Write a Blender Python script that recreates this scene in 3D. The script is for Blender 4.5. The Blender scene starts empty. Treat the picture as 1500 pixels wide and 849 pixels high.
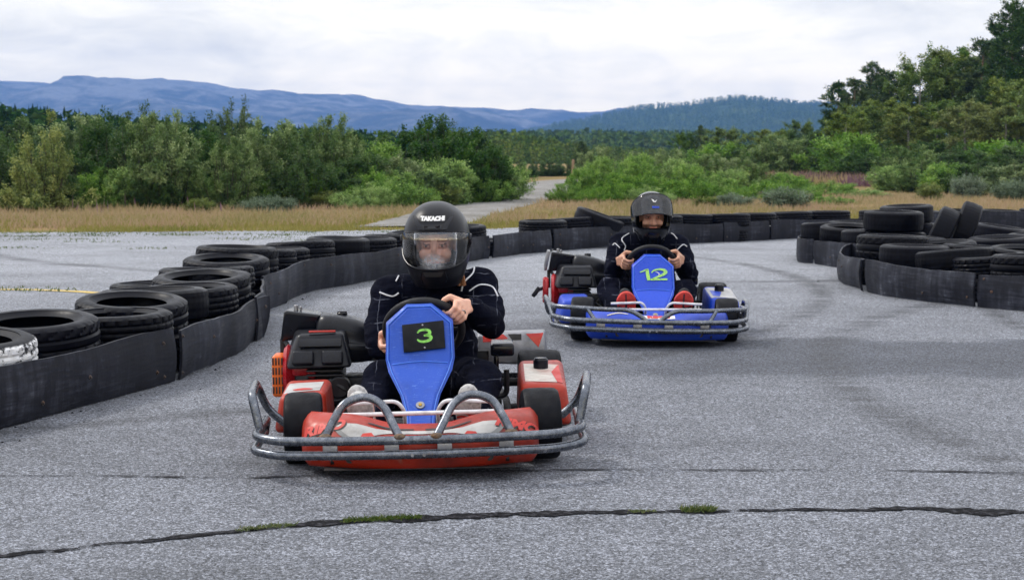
EXPOSURE = 0.42
HAZE = True
HAZE_D = 2.1e-4
HAZE_COL = (0.17, 0.36, 0.86, 1)
import bpy, bmesh, math, random
import numpy as np
from mathutils import Vector, Matrix, Euler, noise as mnoise
from mathutils.bvhtree import BVHTree

random.seed(7)
NR = np.random.default_rng(11)
R = math.radians
sc = bpy.context.scene
COL = sc.collection

# ------------------------------------------------------------------ camera
F, CX, CY, HOR, HCAM = 2400.0, 750.0, 424.5, 225.0, 1.12
PITCH = math.atan((CY - HOR) / F)
cam_data = bpy.data.cameras.new('camera')
cam = bpy.data.objects.new('camera', cam_data)
COL.objects.link(cam)
cam.location = (0, 0, HCAM)
cam.rotation_euler = (math.pi / 2 - PITCH, 0, 0)
cam_data.sensor_width = 36.0
cam_data.lens = F / 1500.0 * 36.0
cam_data.clip_start = 0.1
cam_data.clip_end = 40000
cam_data.dof.use_dof = True
cam_data.dof.focus_distance = 6.6
cam_data.dof.aperture_fstop = 9.0
sc.camera = cam

_cp, _sp = math.cos(PITCH), math.sin(PITCH)
def ray(px, py):
    u = (px - CX) / F; v = (CY - py) / F
    return Vector((u, _cp + v * _sp, -_sp + v * _cp))
def G(px, py, z=0.0):
    """ground point under a pixel of the 1500 px wide photograph"""
    d = ray(px, py); t = (z - HCAM) / d.z
    return Vector((d.x * t, d.y * t, z))
def XD(px, d, z=0.0):
    """ground x for a pixel column at distance d"""
    dax = d * _cp + (HCAM - z) * _sp
    return (px - CX) * dax / F
def ZD(py, d):
    r = ray(CX, py)
    return HCAM + r.z / r.y * d

# ------------------------------------------------------------------ nodes
class NT:
    def __init__(s, tree):
        s.t = tree
    def n(s, typ, **kw):
        nd = s.t.nodes.new(typ)
        for k, v in kw.items():
            if k == 'inp':
                for a, b in v.items():
                    if isinstance(b, bpy.types.NodeSocket):
                        s.t.links.new(b, nd.inputs[a])
                    else:
                        nd.inputs[a].default_value = b
            else:
                setattr(nd, k, v)
        return nd
    def l(s, a, b):
        s.t.links.new(a, b)
    def math(s, op, a, b=0.0, c=None, clamp=False):
        nd = s.n('ShaderNodeMath', operation=op, use_clamp=clamp, inp={0: a, 1: b})
        if c is not None:
            if isinstance(c, bpy.types.NodeSocket): s.l(c, nd.inputs[2])
            else: nd.inputs[2].default_value = c
        return nd.outputs[0]
    def mix(s, fac, a, b, blend='MIX'):
        nd = s.n('ShaderNodeMix', data_type='RGBA', blend_type=blend)
        for sock, v in ((nd.inputs[0], fac), (nd.inputs[6], a), (nd.inputs[7], b)):
            if isinstance(v, bpy.types.NodeSocket): s.l(v, sock)
            else: sock.default_value = v if not isinstance(v, tuple) or len(v) == 4 else (*v, 1)
        return nd.outputs[2]
    def noise(s, vec, scale, detail=4, rough=0.55, dist=0.0, col=False):
        nd = s.n('ShaderNodeTexNoise', inp={'Vector': vec, 'Scale': scale, 'Detail': detail, 'Roughness': rough, 'Distortion': dist})
        return nd.outputs['Color' if col else 'Fac']
    def ramp(s, fac, stops, interp='LINEAR'):
        nd = s.n('ShaderNodeValToRGB', inp={0: fac})
        cr = nd.color_ramp; cr.interpolation = interp
        while len(cr.elements) > 1: cr.elements.remove(cr.elements[-1])
        for i, (p, c) in enumerate(stops):
            e = cr.elements[0] if i == 0 else cr.elements.new(p)
            e.position = p
            e.color = (c, c, c, 1) if isinstance(c, (int, float)) else (*c[:3], 1)
        return nd.outputs[0]
    def maprange(s, v, a, b, c=0.0, d=1.0, smooth=False):
        nd = s.n('ShaderNodeMapRange', interpolation_type='SMOOTHSTEP' if smooth else 'LINEAR',
                 inp={'Value': v, 'From Min': a, 'From Max': b, 'To Min': c, 'To Max': d})
        return nd.outputs[0]
    def bump(s, h, strength=0.3, dist=0.01, normal=None):
        nd = s.n('ShaderNodeBump', inp={'Height': h, 'Strength': strength, 'Distance': dist})
        if normal is not None: s.l(normal, nd.inputs['Normal'])
        return nd.outputs[0]

def new_mat(name):
    m = bpy.data.materials.new(name); m.use_nodes = True
    m.node_tree.nodes.clear()
    t = NT(m.node_tree)
    out = t.n('ShaderNodeOutputMaterial')
    b = t.n('ShaderNodeBsdfPrincipled')
    t.l(b.outputs[0], out.inputs[0])
    return m, t, b, out

def pmat(name, base, rough=0.5, metal=0.0, var=0.25, scale=8.0, bump=0.0, bscale=60.0, dirt=None, dirt_amt=0.4,
         dscale=5.0, coat=0.0, spec=0.5, rvar=0.15, scratch=0.0, scratch_col=(0.6, 0.6, 0.6)):
    m, t, b, out = new_mat(name)
    co = t.n('ShaderNodeTexCoord').outputs['Object']
    n1 = t.noise(co, scale, 5)
    f = t.maprange(n1, 0.3, 0.7, 1 - var, 1 + var)
    c = t.mix(1.0, (*base, 1), t.n('ShaderNodeCombineColor', inp={0: f, 1: f, 2: f}).outputs[0], 'MULTIPLY')
    if dirt:
        n2 = t.noise(co, dscale, 8, 0.65)
        c = t.mix(t.maprange(n2, 0.5, 0.72, 0, dirt_amt), c, (*dirt, 1))
    if scratch > 0:
        mp = t.n('ShaderNodeMapping', inp={'Vector': co, 'Rotation': (0.3, 0.5, 0.8), 'Scale': (9, 120, 60)}).outputs[0]
        n3 = t.noise(mp, 3.0, 3, 0.7, 0.4)
        c = t.mix(t.maprange(n3, 0.66, 0.74, 0, scratch), c, (*scratch_col, 1))
    t.l(c, b.inputs['Base Color'])
    b.inputs['Metallic'].default_value = metal
    b.inputs['Specular IOR Level'].default_value = spec
    rn = t.noise(co, scale * 2.3, 6)
    t.l(t.maprange(rn, 0.3, 0.7, max(0.02, rough - rvar), min(1, rough + rvar)), b.inputs['Roughness'])
    if coat: b.inputs['Coat Weight'].default_value = coat; b.inputs['Coat Roughness'].default_value = 0.08
    if bump:
        t.l(t.bump(t.noise(co, bscale, 6), bump, 0.004), b.inputs['Normal'])
    return m

# ------------------------------------------------------------------ mesh helpers
class MB:
    def __init__(s):
        s.v = []; s.f = []; s.m = []
    def add(s, verts, faces, mi=0, M=None):
        o = len(s.v)
        if M is not None: verts = [M @ Vector(p) for p in verts]
        s.v += [tuple(p) for p in verts]
        s.f += [tuple(i + o for i in f) for f in faces]
        s.m += [mi] * len(faces)
        return s
    def bm(s, b, mi=0, M=None):
        b.verts.ensure_lookup_table()
        for i, v in enumerate(b.verts): v.index = i
        s.add([v.co.copy() for v in b.verts], [[v.index for v in f.verts] for f in b.faces], mi, M)
        b.free(); return s
    def box(s, c, size, rot=(0, 0, 0), bev=0.004, seg=2, mi=0, taper=None):
        b = bmesh.new(); bmesh.ops.create_cube(b, size=1)
        for v in b.verts:
            v.co = Vector((v.co.x * size[0], v.co.y * size[1], v.co.z * size[2]))
            if taper and v.co.z > 0: v.co.x *= taper[0]; v.co.y *= taper[1]
        if bev: bmesh.ops.bevel(b, geom=b.edges[:], offset=min(bev, min(size) * .45), segments=seg, affect='EDGES', profile=0.5)
        return s.bm(b, mi, Matrix.Translation(c) @ Euler(rot).to_matrix().to_4x4())
    def hexa(s, p, bev=0.004, seg=2, mi=0):
        """8 corners: 4 bottom ring then 4 top ring"""
        b = bmesh.new(); vs = [b.verts.new(q) for q in p]
        for f in ((3, 2, 1, 0), (4, 5, 6, 7), (0, 1, 5, 4), (1, 2, 6, 5), (2, 3, 7, 6), (3, 0, 4, 7)):
            b.faces.new([vs[i] for i in f])
        bmesh.ops.recalc_face_normals(b, faces=b.faces[:])
        if bev: bmesh.ops.bevel(b, geom=b.edges[:], offset=bev, segments=seg, affect='EDGES', profile=0.5)
        return s.bm(b, mi)
    def prism(s, outline, d0, d1, axes='xz', bev=0.003, seg=2, mi=0, M=None):
        """outline in two axes, extruded along the third from d0 to d1"""
        ia = {'x': 0, 'y': 1, 'z': 2}; a, c = ia[axes[0]], ia[axes[1]]; e = 3 - a - c
        b = bmesh.new()
        def mk(d):
            r = []
            for p in outline:
                q = [0, 0, 0]; q[a] = p[0]; q[c] = p[1]; q[e] = d; r.append(b.verts.new(q))
            return r
        A, B_ = mk(d0), mk(d1); n = len(A)
        b.faces.new(A[::-1]); b.faces.new(B_)
        for i in range(n): b.faces.new((A[i], A[(i + 1) % n], B_[(i + 1) % n], B_[i]))
        bmesh.ops.recalc_face_normals(b, faces=b.faces[:])
        if bev: bmesh.ops.bevel(b, geom=b.edges[:], offset=bev, segments=seg, affect='EDGES', profile=0.5)
        return s.bm(b, mi, M)
    def loft(s, rings, caps=True, mi=0, closed=True, M=None):
        v = []; f = []; n = len(rings[0])
        for r in rings: v += list(r)
        for i in range(len(rings) - 1):
            for j in range(n if closed else n - 1):
                k = (j + 1) % n
                f.append((i * n + j, i * n + k, (i + 1) * n + k, (i + 1) * n + j))
        if caps:
            f.append(tuple(range(n))[::-1]); f.append(tuple((len(rings) - 1) * n + j for j in range(n)))
        return s.add(v, f, mi, M)
    def tube(s, pts, r, n=12, fil=0.0, closed=False, mi=0, caps=True, rads=None):
        pts = [Vector(p) for p in pts]
        if fil: pts = fillet(pts, fil)
        m = len(pts); rings = []
        T = []
        for i in range(m):
            a = pts[i - 1] if (i > 0 or closed) else pts[i]
            b = pts[(i + 1) % m] if (i < m - 1 or closed) else pts[i]
            T.append((b - a).normalized())
        ref = Vector((0, 0, 1)) if abs(T[0].z) < 0.9 else Vector((1, 0, 0))
        nrm = (ref - T[0] * ref.dot(T[0])).normalized()
        for i in range(m):
            nrm = (nrm - T[i] * nrm.dot(T[i])).normalized()
            bi = T[i].cross(nrm)
            rr = rads[i] if rads else r
            rings.append([pts[i] + (nrm * math.cos(2 * math.pi * k / n) + bi * math.sin(2 * math.pi * k / n)) * rr for k in range(n)])
        if closed: rings.append(rings[0]); caps = False
        return s.loft(rings, caps, mi)
    def lathe(s, prof, n=32, M=None, mi=0, closed=False):
        """prof (r, z) spun about z"""
        rings = []
        for k in range(n + 1):
            a = 2 * math.pi * k / n
            rings.append([Vector((r * math.cos(a), r * math.sin(a), z)) for r, z in prof])
        v = []; f = []; q = len(prof)
        for r_ in rings[:-1]: v += r_
        for i in range(n):
            for j in range(q if closed else q - 1):
                k = (j + 1) % q; i2 = (i + 1) % n
                f.append((i * q + j, i2 * q + j, i2 * q + k, i * q + k))
        return s.add(v, f, mi, M)
    def cyl(s, p0, p1, r, n=20, bev=0.0, mi=0, r1=None):
        p0, p1 = Vector(p0), Vector(p1); L = (p1 - p0).length
        q = (p1 - p0).to_track_quat('Z', 'Y').to_matrix().to_4x4()
        r1 = r if r1 is None else r1
        pr = [(0, 0), (r - bev, 0)] + ([(r, bev), (r1, L - bev)] if bev else [(r1, L)]) + ([(r1 - bev, L)] if bev else []) + [(0, L)]
        return s.lathe(pr, n, Matrix.Translation(p0) @ q, mi)
    def ell(s, c, rad, rot=(0, 0, 0), n=16, mi=0):
        b = bmesh.new(); bmesh.ops.create_uvsphere(b, u_segments=n, v_segments=max(8, n // 2 + 2), radius=1)
        M = Matrix.Translation(c) @ Euler(rot).to_matrix().to_4x4() @ Matrix.Diagonal((*rad, 1))
        return s.bm(b, mi, M)
    def cone(s, p0, r0, p1, r1, n=14, mi=0):
        """capsule with two radii"""
        p0, p1 = Vector(p0), Vector(p1); L = max(1e-4, (p1 - p0).length)
        q = (p1 - p0).to_track_quat('Z', 'Y').to_matrix().to_4x4()
        pr = [(max(1e-4, r0 * math.sin(a)), -r0 * math.cos(a)) for a in [math.pi / 2 * k / 5 for k in range(6)]]
        pr += [(max(1e-4, r1 * math.cos(a)), L + r1 * math.sin(a)) for a in [math.pi / 2 * k / 5 for k in range(6)]]
        return s.lathe(pr, n, Matrix.Translation(p0) @ q, mi)
    def chain(s, pts, rads, n=14):
        for i in range(len(pts) - 1): s.cone(pts[i], rads[i], pts[i + 1], rads[i + 1], n)
        return s
    def mesh(s, name):
        me = bpy.data.meshes.new(name); me.from_pydata(s.v, [], s.f)
        me.polygons.foreach_set('material_index', s.m)
        b = bmesh.new(); b.from_mesh(me)
        bmesh.ops.remove_doubles(b, verts=b.verts[:], dist=1e-5)
        bmesh.ops.recalc_face_normals(b, faces=b.faces[:])
        b.to_mesh(me); b.free(); me.update()
        return me
    def build(s, name, mats, parent=None, smooth=35, loc=None):
        me = s.mesh(name)
        if smooth: me.shade_smooth(); me.set_sharp_from_angle(angle=R(smooth))
        return link(name, me, mats, parent, loc)

def link(name, me, mats, parent=None, loc=None):
    o = bpy.data.objects.new(name, me); COL.objects.link(o)
    if not isinstance(mats, (list, tuple)): mats = [mats]
    if not me.materials:
        for m in mats: me.materials.append(m)
    if parent: o.parent = parent
    if loc is not None: o.location = loc
    return o

def fillet(pts, rad, n=6):
    out = [pts[0]]
    for i in range(1, len(pts) - 1):
        a, b, c = pts[i - 1], pts[i], pts[i + 1]
        d1, d2 = (a - b), (c - b)
        k = min(rad, d1.length * .48, d2.length * .48)
        p, q = b + d1.normalized() * k, b + d2.normalized() * k
        for j in range(n + 1):
            t = j / n
            out.append(p * (1 - t) ** 2 + b * 2 * t * (1 - t) + q * t * t)
    out.append(pts[-1]); return out

def crom(pts, n=8, closed=False):
    pts = [Vector(p) for p in pts]; m = len(pts); out = []
    for i in range(m if closed else m - 1):
        if closed: p0, p1, p2, p3 = pts[i - 1], pts[i], pts[(i + 1) % m], pts[(i + 2) % m]
        else: p0, p1, p2, p3 = pts[max(0, i - 1)], pts[i], pts[i + 1], pts[min(m - 1, i + 2)]
        for k in range(n):
            t = k / n
            out.append(0.5 * ((2 * p1) + (p2 - p0) * t + (2 * p0 - 5 * p1 + 4 * p2 - p3) * t * t + (3 * p1 - p0 - 3 * p2 + p3) * t ** 3))
    if not closed: out.append(pts[-1])
    return out

def sstep(x, a, b):
    t = min(1, max(0, (x - a) / (b - a))); return t * t * (3 - 2 * t)

def thing(name, label, cat, loc=(0, 0, 0), rot=(0, 0, 0), group=None):
    o = bpy.data.objects.new(name, None); COL.objects.link(o)
    o.empty_display_size = 0.1
    o.location = loc; o.rotation_euler = rot
    o['label'] = label; o['category'] = cat
    if group: o['group'] = group
    return o
def tag(o, label, cat, group=None):
    o['label'] = label; o['category'] = cat
    if group: o['group'] = group
    return o
def struct(o, kind='structure', label=None, cat=None):
    o['kind'] = kind
    if label: o['label'] = label
    if cat: o['category'] = cat
    return o
def copy_tree(o, parent=None):
    c = o.copy(); COL.objects.link(c)
    if parent: c.parent = parent; c.matrix_parent_inverse = o.matrix_parent_inverse
    for ch in o.children: copy_tree(ch, c)
    return c

def evaluated_mesh(me, mods, name):
    """mesh after a stack of modifiers"""
    o = bpy.data.objects.new('work', me); COL.objects.link(o)
    for typ, kw in mods:
        md = o.modifiers.new('m', typ)
        for k, v in kw.items(): setattr(md, k, v)
    dg = bpy.context.evaluated_depsgraph_get(); dg.update()
    r = bpy.data.meshes.new_from_object(o.evaluated_get(dg)); r.name = name
    bpy.data.objects.remove(o)
    return r

def text_tris(txt, size=1.0, off=0.0, shear=0.0, xs=1.0, maxedge=None):
    """a mesh of the writing centred at 0,0 in x,y"""
    cu = bpy.data.curves.new('text', 'FONT'); cu.body = txt; cu.size = size; cu.offset = off; cu.shear = shear
    cu.align_x = 'CENTER'; cu.align_y = 'CENTER'; cu.resolution_u = 4
    o = bpy.data.objects.new('work', cu); COL.objects.link(o)
    dg = bpy.context.evaluated_depsgraph_get(); dg.update()
    me = bpy.data.meshes.new_from_object(o.evaluated_get(dg))
    bpy.data.objects.remove(o)
    return tri2d([(v.co.x * xs, v.co.y) for v in me.vertices], [tuple(p.vertices) for p in me.polygons], maxedge)

def tri2d(v, f, maxedge=None):
    b = bmesh.new(); vs = [b.verts.new((x, y, 0)) for x, y in v]
    for q in f:
        try: b.faces.new([vs[i] for i in q])
        except ValueError: pass
    bmesh.ops.triangulate(b, faces=b.faces[:])
    if maxedge:
        for _ in range(6):
            E = [e for e in b.edges if e.calc_length() > maxedge]
            if not E: break
            bmesh.ops.subdivide_edges(b, edges=E, cuts=1); bmesh.ops.triangulate(b, faces=b.faces[:])
    for i, q in enumerate(b.verts): q.index = i
    r = [(q.co.x, q.co.y) for q in b.verts], [[q.index for q in ff.verts] for ff in b.faces]
    b.free(); return r

def ribbon(pts, w, n=6):
    """flat stroke along 2D points; w width or list"""
    P = crom([Vector((*p, 0)) for p in pts], n) if n > 1 else [Vector((*p, 0)) for p in pts]
    m = len(P); v = []; f = []
    ws = w if isinstance(w, (list, tuple)) else [w] * len(pts)
    for i, p in enumerate(P):
        a, b = P[max(0, i - 1)], P[min(m - 1, i + 1)]
        t = (b - a).normalized(); nn = Vector((-t.y, t.x, 0))
        k = i / (m - 1) * (len(ws) - 1); k0 = int(k); k1 = min(k0 + 1, len(ws) - 1)
        ww = ws[k0] * (1 - (k - k0)) + ws[k1] * (k - k0)
        v += [((p + nn * ww / 2).x, (p + nn * ww / 2).y), ((p - nn * ww / 2).x, (p - nn * ww / 2).y)]
        if i: f.append((2 * i - 2, 2 * i - 1, 2 * i + 1, 2 * i))
    return v, f

def bvh_of(ob):
    me = ob.data
    return BVHTree.FromPolygons([v.co.copy() for v in me.vertices], [tuple(p.vertices) for p in me.polygons])

def drape(tri, bvh, to3, direction, off=0.0025):
    """lay 2D triangles on a surface: to3 maps 2D to a start point, ray along direction"""
    V, Fc = tri; out = []; ok = []
    d = Vector(direction).normalized()
    for p in V:
        h = bvh.ray_cast(to3(p), d)
        if h[0] is None: out.append(Vector((0, 0, 0))); ok.append(False)
        else:
            nn = h[1] if h[1].dot(d) < 0 else -h[1]
            out.append(h[0] + nn * off); ok.append(True)
    return out, [f for f in Fc if all(ok[i] for i in f)]

def ordn(i):
    return ['first', 'second', 'third', 'fourth', 'fifth', 'sixth', 'seventh', 'eighth', 'ninth', 'tenth', 'eleventh', 'twelfth',
            'thirteenth', 'fourteenth', 'fifteenth', 'sixteenth', 'seventeenth', 'eighteenth', 'nineteenth', 'twentieth',
            'twenty-first', 'twenty-second', 'twenty-third', 'twenty-fourth', 'twenty-fifth', 'twenty-sixth', 'twenty-seventh',
            'twenty-eighth', 'twenty-ninth', 'thirtieth'][i]
# ------------------------------------------------------------------ sky, sun, air
SUN_AZ, SUN_EL = R(-62), R(48)          # from the left, a little in front of the far hills
world = bpy.data.worlds.new('World'); sc.world = world; world.use_nodes = True
world.node_tree.nodes.clear()
w = NT(world.node_tree)
wo = w.n('ShaderNodeOutputWorld')
skyt = w.n('ShaderNodeTexSky', sky_type='NISHITA', sun_disc=False, sun_elevation=SUN_EL, sun_rotation=SUN_AZ)
bg1 = w.n('ShaderNodeBackground', inp={'Color': skyt.outputs[0], 'Strength': 0.1})
dirv = w.n('ShaderNodeTexCoord').outputs['Generated']
sep = w.n('ShaderNodeSeparateXYZ', inp={0: dirv})
el = w.math('MAXIMUM', sep.outputs[2], 0.0)
den = w.math('ADD', el, 0.055)
cu = w.n('ShaderNodeMapping', inp={'Vector': dirv, 'Location': (3.1, .4, .2), 'Scale': (5.0, 5.0, 17.0)}).outputs[0]
cn = w.noise(cu, 0.8, 10, 0.56, 0.5)
cn2 = w.noise(cu, 3.0, 9, 0.6, 0.7)
cn3 = w.math('ADD', w.math('MULTIPLY', cn, 0.68), w.math('MULTIPLY', cn2, 0.32))
cloud = w.ramp(cn3, [(0.36, (.94, .94, .935)), (0.45, (.89, .893, .90)), (0.53, (0.76, 0.777, 0.805)), (0.65, (0.57, 0.595, 0.645))])
grad = w.maprange(el, 0.0, 1.0, 1.0, 1.85)
cl = w.mix(1.0, cloud, w.n('ShaderNodeCombineColor', inp={0: grad, 1: grad, 2: grad}).outputs[0], 'MULTIPLY')
# horizon sky brightened and warmed to offset the blue tint of the haze box
hz = w.ramp(el, [(0.0, (3.1, 2.62, 1.62)), (0.041, (3.1, 2.62, 1.62)), (0.058, (2.1, 1.85, 1.32)), (0.1, (1.46, 1.35, 1.10)), (0.18, (1.14, 1.09, 1.0)), (0.4, (1, 1, 1))])
cl = w.mix(1.0, cl, hz, 'MULTIPLY')
bg2 = w.n('ShaderNodeBackground', inp={'Color': cl, 'Strength': 1.0})
mx = w.n('ShaderNodeMixShader', inp={0: 0.95})
w.l(bg1.outputs[0], mx.inputs[1]); w.l(bg2.outputs[0], mx.inputs[2]); w.l(mx.outputs[0], wo.inputs[0])

sun_d = bpy.data.lights.new('sun', 'SUN'); sun_d.energy = 1.5; sun_d.angle = R(11); sun_d.color = (1.0, 0.95, 0.87)
sun = bpy.data.objects.new('sun', sun_d); COL.objects.link(sun)
sd = Vector((math.sin(SUN_AZ) * math.cos(SUN_EL), math.cos(SUN_AZ) * math.cos(SUN_EL), math.sin(SUN_EL)))
sun.rotation_euler = (-sd).to_track_quat('-Z', 'Y').to_euler()

sc.view_settings.view_transform = 'Standard'; sc.view_settings.look = 'None'
sc.view_settings.exposure = EXPOSURE; sc.view_settings.gamma = 1
sc.view_settings.use_curve_mapping = False
cy = sc.cycles
cy.use_denoising = True
try: cy.denoiser = 'OPENIMAGEDENOISE'
except Exception: pass
cy.max_bounces = 8; cy.transparent_max_bounces = 16; cy.diffuse_bounces = 3; cy.glossy_bounces = 3
cy.volume_bounces = 0; cy.sample_clamp_indirect = 6.0
cy.caustics_reflective = False; cy.caustics_refractive = False

if HAZE:
    hm = bpy.data.materials.new('haze_air'); hm.use_nodes = True; hm.node_tree.nodes.clear()
    h = NT(hm.node_tree)
    ho = h.n('ShaderNodeOutputMaterial')
    hv = h.n('ShaderNodeVolumePrincipled', inp={'Color': HAZE_COL, 'Density': HAZE_D, 'Anisotropy': 0.0})
    h.l(hv.outputs[0], ho.inputs['Volume'])
    hz_o = MB().box((0, 3000, 150), (9400, 8600, 310), bev=0).build('haze', hm, smooth=0)
    hz_o['kind'] = 'stuff'; hz_o['label'] = 'thin blue air between the track and the hills'

# ------------------------------------------------------------------ ground
def mat_ground():
    m, t, b, out = new_mat('dry_meadow_soil')
    co = t.n('ShaderNodeTexCoord').outputs['Object']
    n = t.noise(co, 0.35, 8, 0.65); n2 = t.noise(co, 6, 6, 0.7)
    c = t.ramp(t.math('ADD', t.math('MULTIPLY', n, 0.7), t.math('MULTIPLY', n2, 0.3)),
               [(0.36, (0.085, 0.095, 0.03)), (0.47, (0.17, 0.13, 0.05)), (0.56, (0.24, 0.16, 0.075)), (0.68, (0.13, 0.12, 0.04))])
    t.l(c, b.inputs['Base Color']); b.inputs['Roughness'].default_value = 0.95; b.inputs['Specular IOR Level'].default_value = 0.1
    t.l(t.bump(t.noise(co, 9, 6), 0.6, 0.05), b.inputs['Normal'])
    return m

def mat_asphalt():
    m, t, b, out = new_mat('worn_asphalt')
    co = t.n('ShaderNodeTexCoord').outputs['Object']
    sp = t.n('ShaderNodeSeparateXYZ', inp={0: co}); X, Y = sp.outputs[0], sp.outputs[1]
    # exposed stones
    v = t.n('ShaderNodeTexVoronoi', feature='F1', inp={'Vector': co, 'Scale': 215.0, 'Randomness': 1.0})
    stone = t.n('ShaderNodeSeparateColor', inp={0: v.outputs['Color']}).outputs[0]
    v2 = t.n('ShaderNodeTexVoronoi', feature='F1', inp={'Vector': co, 'Scale': 118.0, 'Randomness': 1.0})
    stone2 = t.n('ShaderNodeSeparateColor', inp={0: v2.outputs['Color']}).outputs[1]
    g = t.math('ADD', t.math('MULTIPLY', stone, 0.6), t.math('MULTIPLY', stone2, 0.4))
    grain = t.ramp(g, [(0.15, 0.20), (0.42, 0.74), (0.62, 1.1), (0.85, 2.5)])
    pit = t.ramp(t.noise(co, 42, 5, 0.7), [(0.32, 0.45), (0.46, 1.0), (1.0, 1.06)])
    big = t.ramp(t.noise(co, 0.55, 7, 0.62, 0.4), [(0.3, 0.80), (0.5, 1.0), (0.7, 1.12)])
    fine = t.ramp(t.noise(co, 5.0, 7, 0.7), [(0.3, 0.84), (0.6, 1.06)])
    # long stains along the lane, wet-dark tar repairs, tyre rubber
    st = t.n('ShaderNodeMapping', inp={'Vector': co, 'Scale': (0.22, 1.4, 1)}).outputs[0]
    stain = t.ramp(t.noise(st, 1.0, 6, 0.6, 0.6), [(0.34, 0.82), (0.46, 0.98), (0.6, 1.05)])
    val = t.math('MULTIPLY', t.math('MULTIPLY', grain, pit), t.math('MULTIPLY', t.math('MULTIPLY', big, fine), stain))
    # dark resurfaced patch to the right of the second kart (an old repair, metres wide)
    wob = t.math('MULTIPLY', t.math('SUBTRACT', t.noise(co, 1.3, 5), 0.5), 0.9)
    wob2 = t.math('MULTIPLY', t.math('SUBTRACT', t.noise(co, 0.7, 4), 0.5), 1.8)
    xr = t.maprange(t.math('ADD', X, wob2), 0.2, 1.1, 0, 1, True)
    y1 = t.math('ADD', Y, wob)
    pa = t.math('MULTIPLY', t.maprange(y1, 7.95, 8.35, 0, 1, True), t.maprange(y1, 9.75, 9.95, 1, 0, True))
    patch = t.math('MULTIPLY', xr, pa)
    # curved dark streaks of tyre rubber
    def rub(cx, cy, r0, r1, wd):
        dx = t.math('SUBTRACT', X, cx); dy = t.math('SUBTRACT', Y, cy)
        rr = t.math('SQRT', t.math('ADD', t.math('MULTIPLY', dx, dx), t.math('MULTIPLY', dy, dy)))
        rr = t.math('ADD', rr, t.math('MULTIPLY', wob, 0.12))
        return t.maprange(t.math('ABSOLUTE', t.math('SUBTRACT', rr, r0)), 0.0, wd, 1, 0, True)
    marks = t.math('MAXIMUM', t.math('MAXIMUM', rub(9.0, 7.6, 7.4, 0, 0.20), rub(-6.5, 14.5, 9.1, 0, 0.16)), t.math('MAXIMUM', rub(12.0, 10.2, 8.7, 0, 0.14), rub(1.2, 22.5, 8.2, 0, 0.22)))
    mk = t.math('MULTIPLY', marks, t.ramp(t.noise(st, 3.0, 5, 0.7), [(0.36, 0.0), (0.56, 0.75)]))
    # asphalt painted paler further out, for the sky's sheen at grazing angles
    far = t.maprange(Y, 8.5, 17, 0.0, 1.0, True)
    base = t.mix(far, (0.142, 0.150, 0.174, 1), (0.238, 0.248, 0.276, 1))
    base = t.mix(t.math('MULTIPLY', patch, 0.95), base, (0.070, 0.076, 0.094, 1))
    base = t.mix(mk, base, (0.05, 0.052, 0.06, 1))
    grit = t.ramp(t.noise(co, 0.9, 8, 0.7, 0.5), [(0.54, 0.0), (0.68, 0.6)])
    val = t.mix(grit, val, t.math('MULTIPLY', val, 0.66))
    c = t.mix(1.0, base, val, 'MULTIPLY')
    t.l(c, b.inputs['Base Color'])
    t.l(t.ramp(t.noise(co, 30, 4), [(0.3, 0.62), (0.7, 0.86)]), b.inputs['Roughness'])
    b.inputs['Specular IOR Level'].default_value = 0.35
    hgt = t.math('ADD', t.math('MULTIPLY', v.outputs['Distance'], -1.0), t.math('MULTIPLY', t.noise(co, 35, 4), 0.6))
    t.l(t.bump(hgt, 0.75, 0.005), b.inputs['Normal'])
    return m

def mat_gravel():
    m, t, b, out = new_mat('packed_gravel')
    co = t.n('ShaderNodeTexCoord').outputs['Object']
    n = t.noise(co, 0.8, 8, 0.7); n2 = t.noise(co, 14, 6, 0.75)
    c = t.ramp(t.math('ADD', t.math('MULTIPLY', n, 0.5), t.math('MULTIPLY', n2, 0.5)), [(0.38, (0.09, 0.085, 0.06)), (0.46, (0.15, 0.14, 0.125)), (0.55, (0.22, 0.212, 0.205)), (0.66, (0.30, 0.29, 0.285))])
    t.l(c, b.inputs['Base Color']); b.inputs['Roughness'].default_value = 0.95
    t.l(t.bump(n2, 0.8, 0.03), b.inputs['Normal'])
    return m

def sheet(name, xs, ys, zf, mat_):
    v = [(x, y, zf(x, y)) for y in ys for x in xs]; n = len(xs)
    f = [(j * n + i, j * n + i + 1, (j + 1) * n + i + 1, (j + 1) * n + i) for j in range(len(ys) - 1) for i in range(n - 1)]
    return struct(MB().add(v, f).build(name, mat_, smooth=60))

def edge_y(x):
    """far edge of the asphalt lot"""
    return 23.0 + 0.30 * x + 1.1 * max(0, x - 2) * 0 + 0.25 * mnoise.noise((x * 0.5, 3.1, 0)) * 2

def zg(x, y):
    r = math.hypot(x, y)
    z = -0.012
    if r > 24:
        z += 0.05 * mnoise.noise((x * 0.11, y * 0.11, 0)) * sstep(r, 24, 40)
        z += 0.35 * mnoise.noise((x * 0.02, y * 0.02, 4)) * sstep(r, 45, 120)
        z -= 2.5 * sstep(r, 130, 500)
    return z
gx = sorted(set([-8200, -4000, -2000, -1000, -500] + [i * 12 for i in range(-30, 31)] + [i * 3 for i in range(-20, 21)] + [500, 1000, 2000, 4000, 8200]))
gy = sorted(set([-900, -300, -100, -40] + [i * 3 for i in range(-5, 40)] + [i * 15 for i in range(8, 40)] + [700, 1000, 1600, 2600, 4200, 7300]))
M_ground = mat_ground()
ground = sheet('ground', gx, gy, zg, M_ground)

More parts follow.
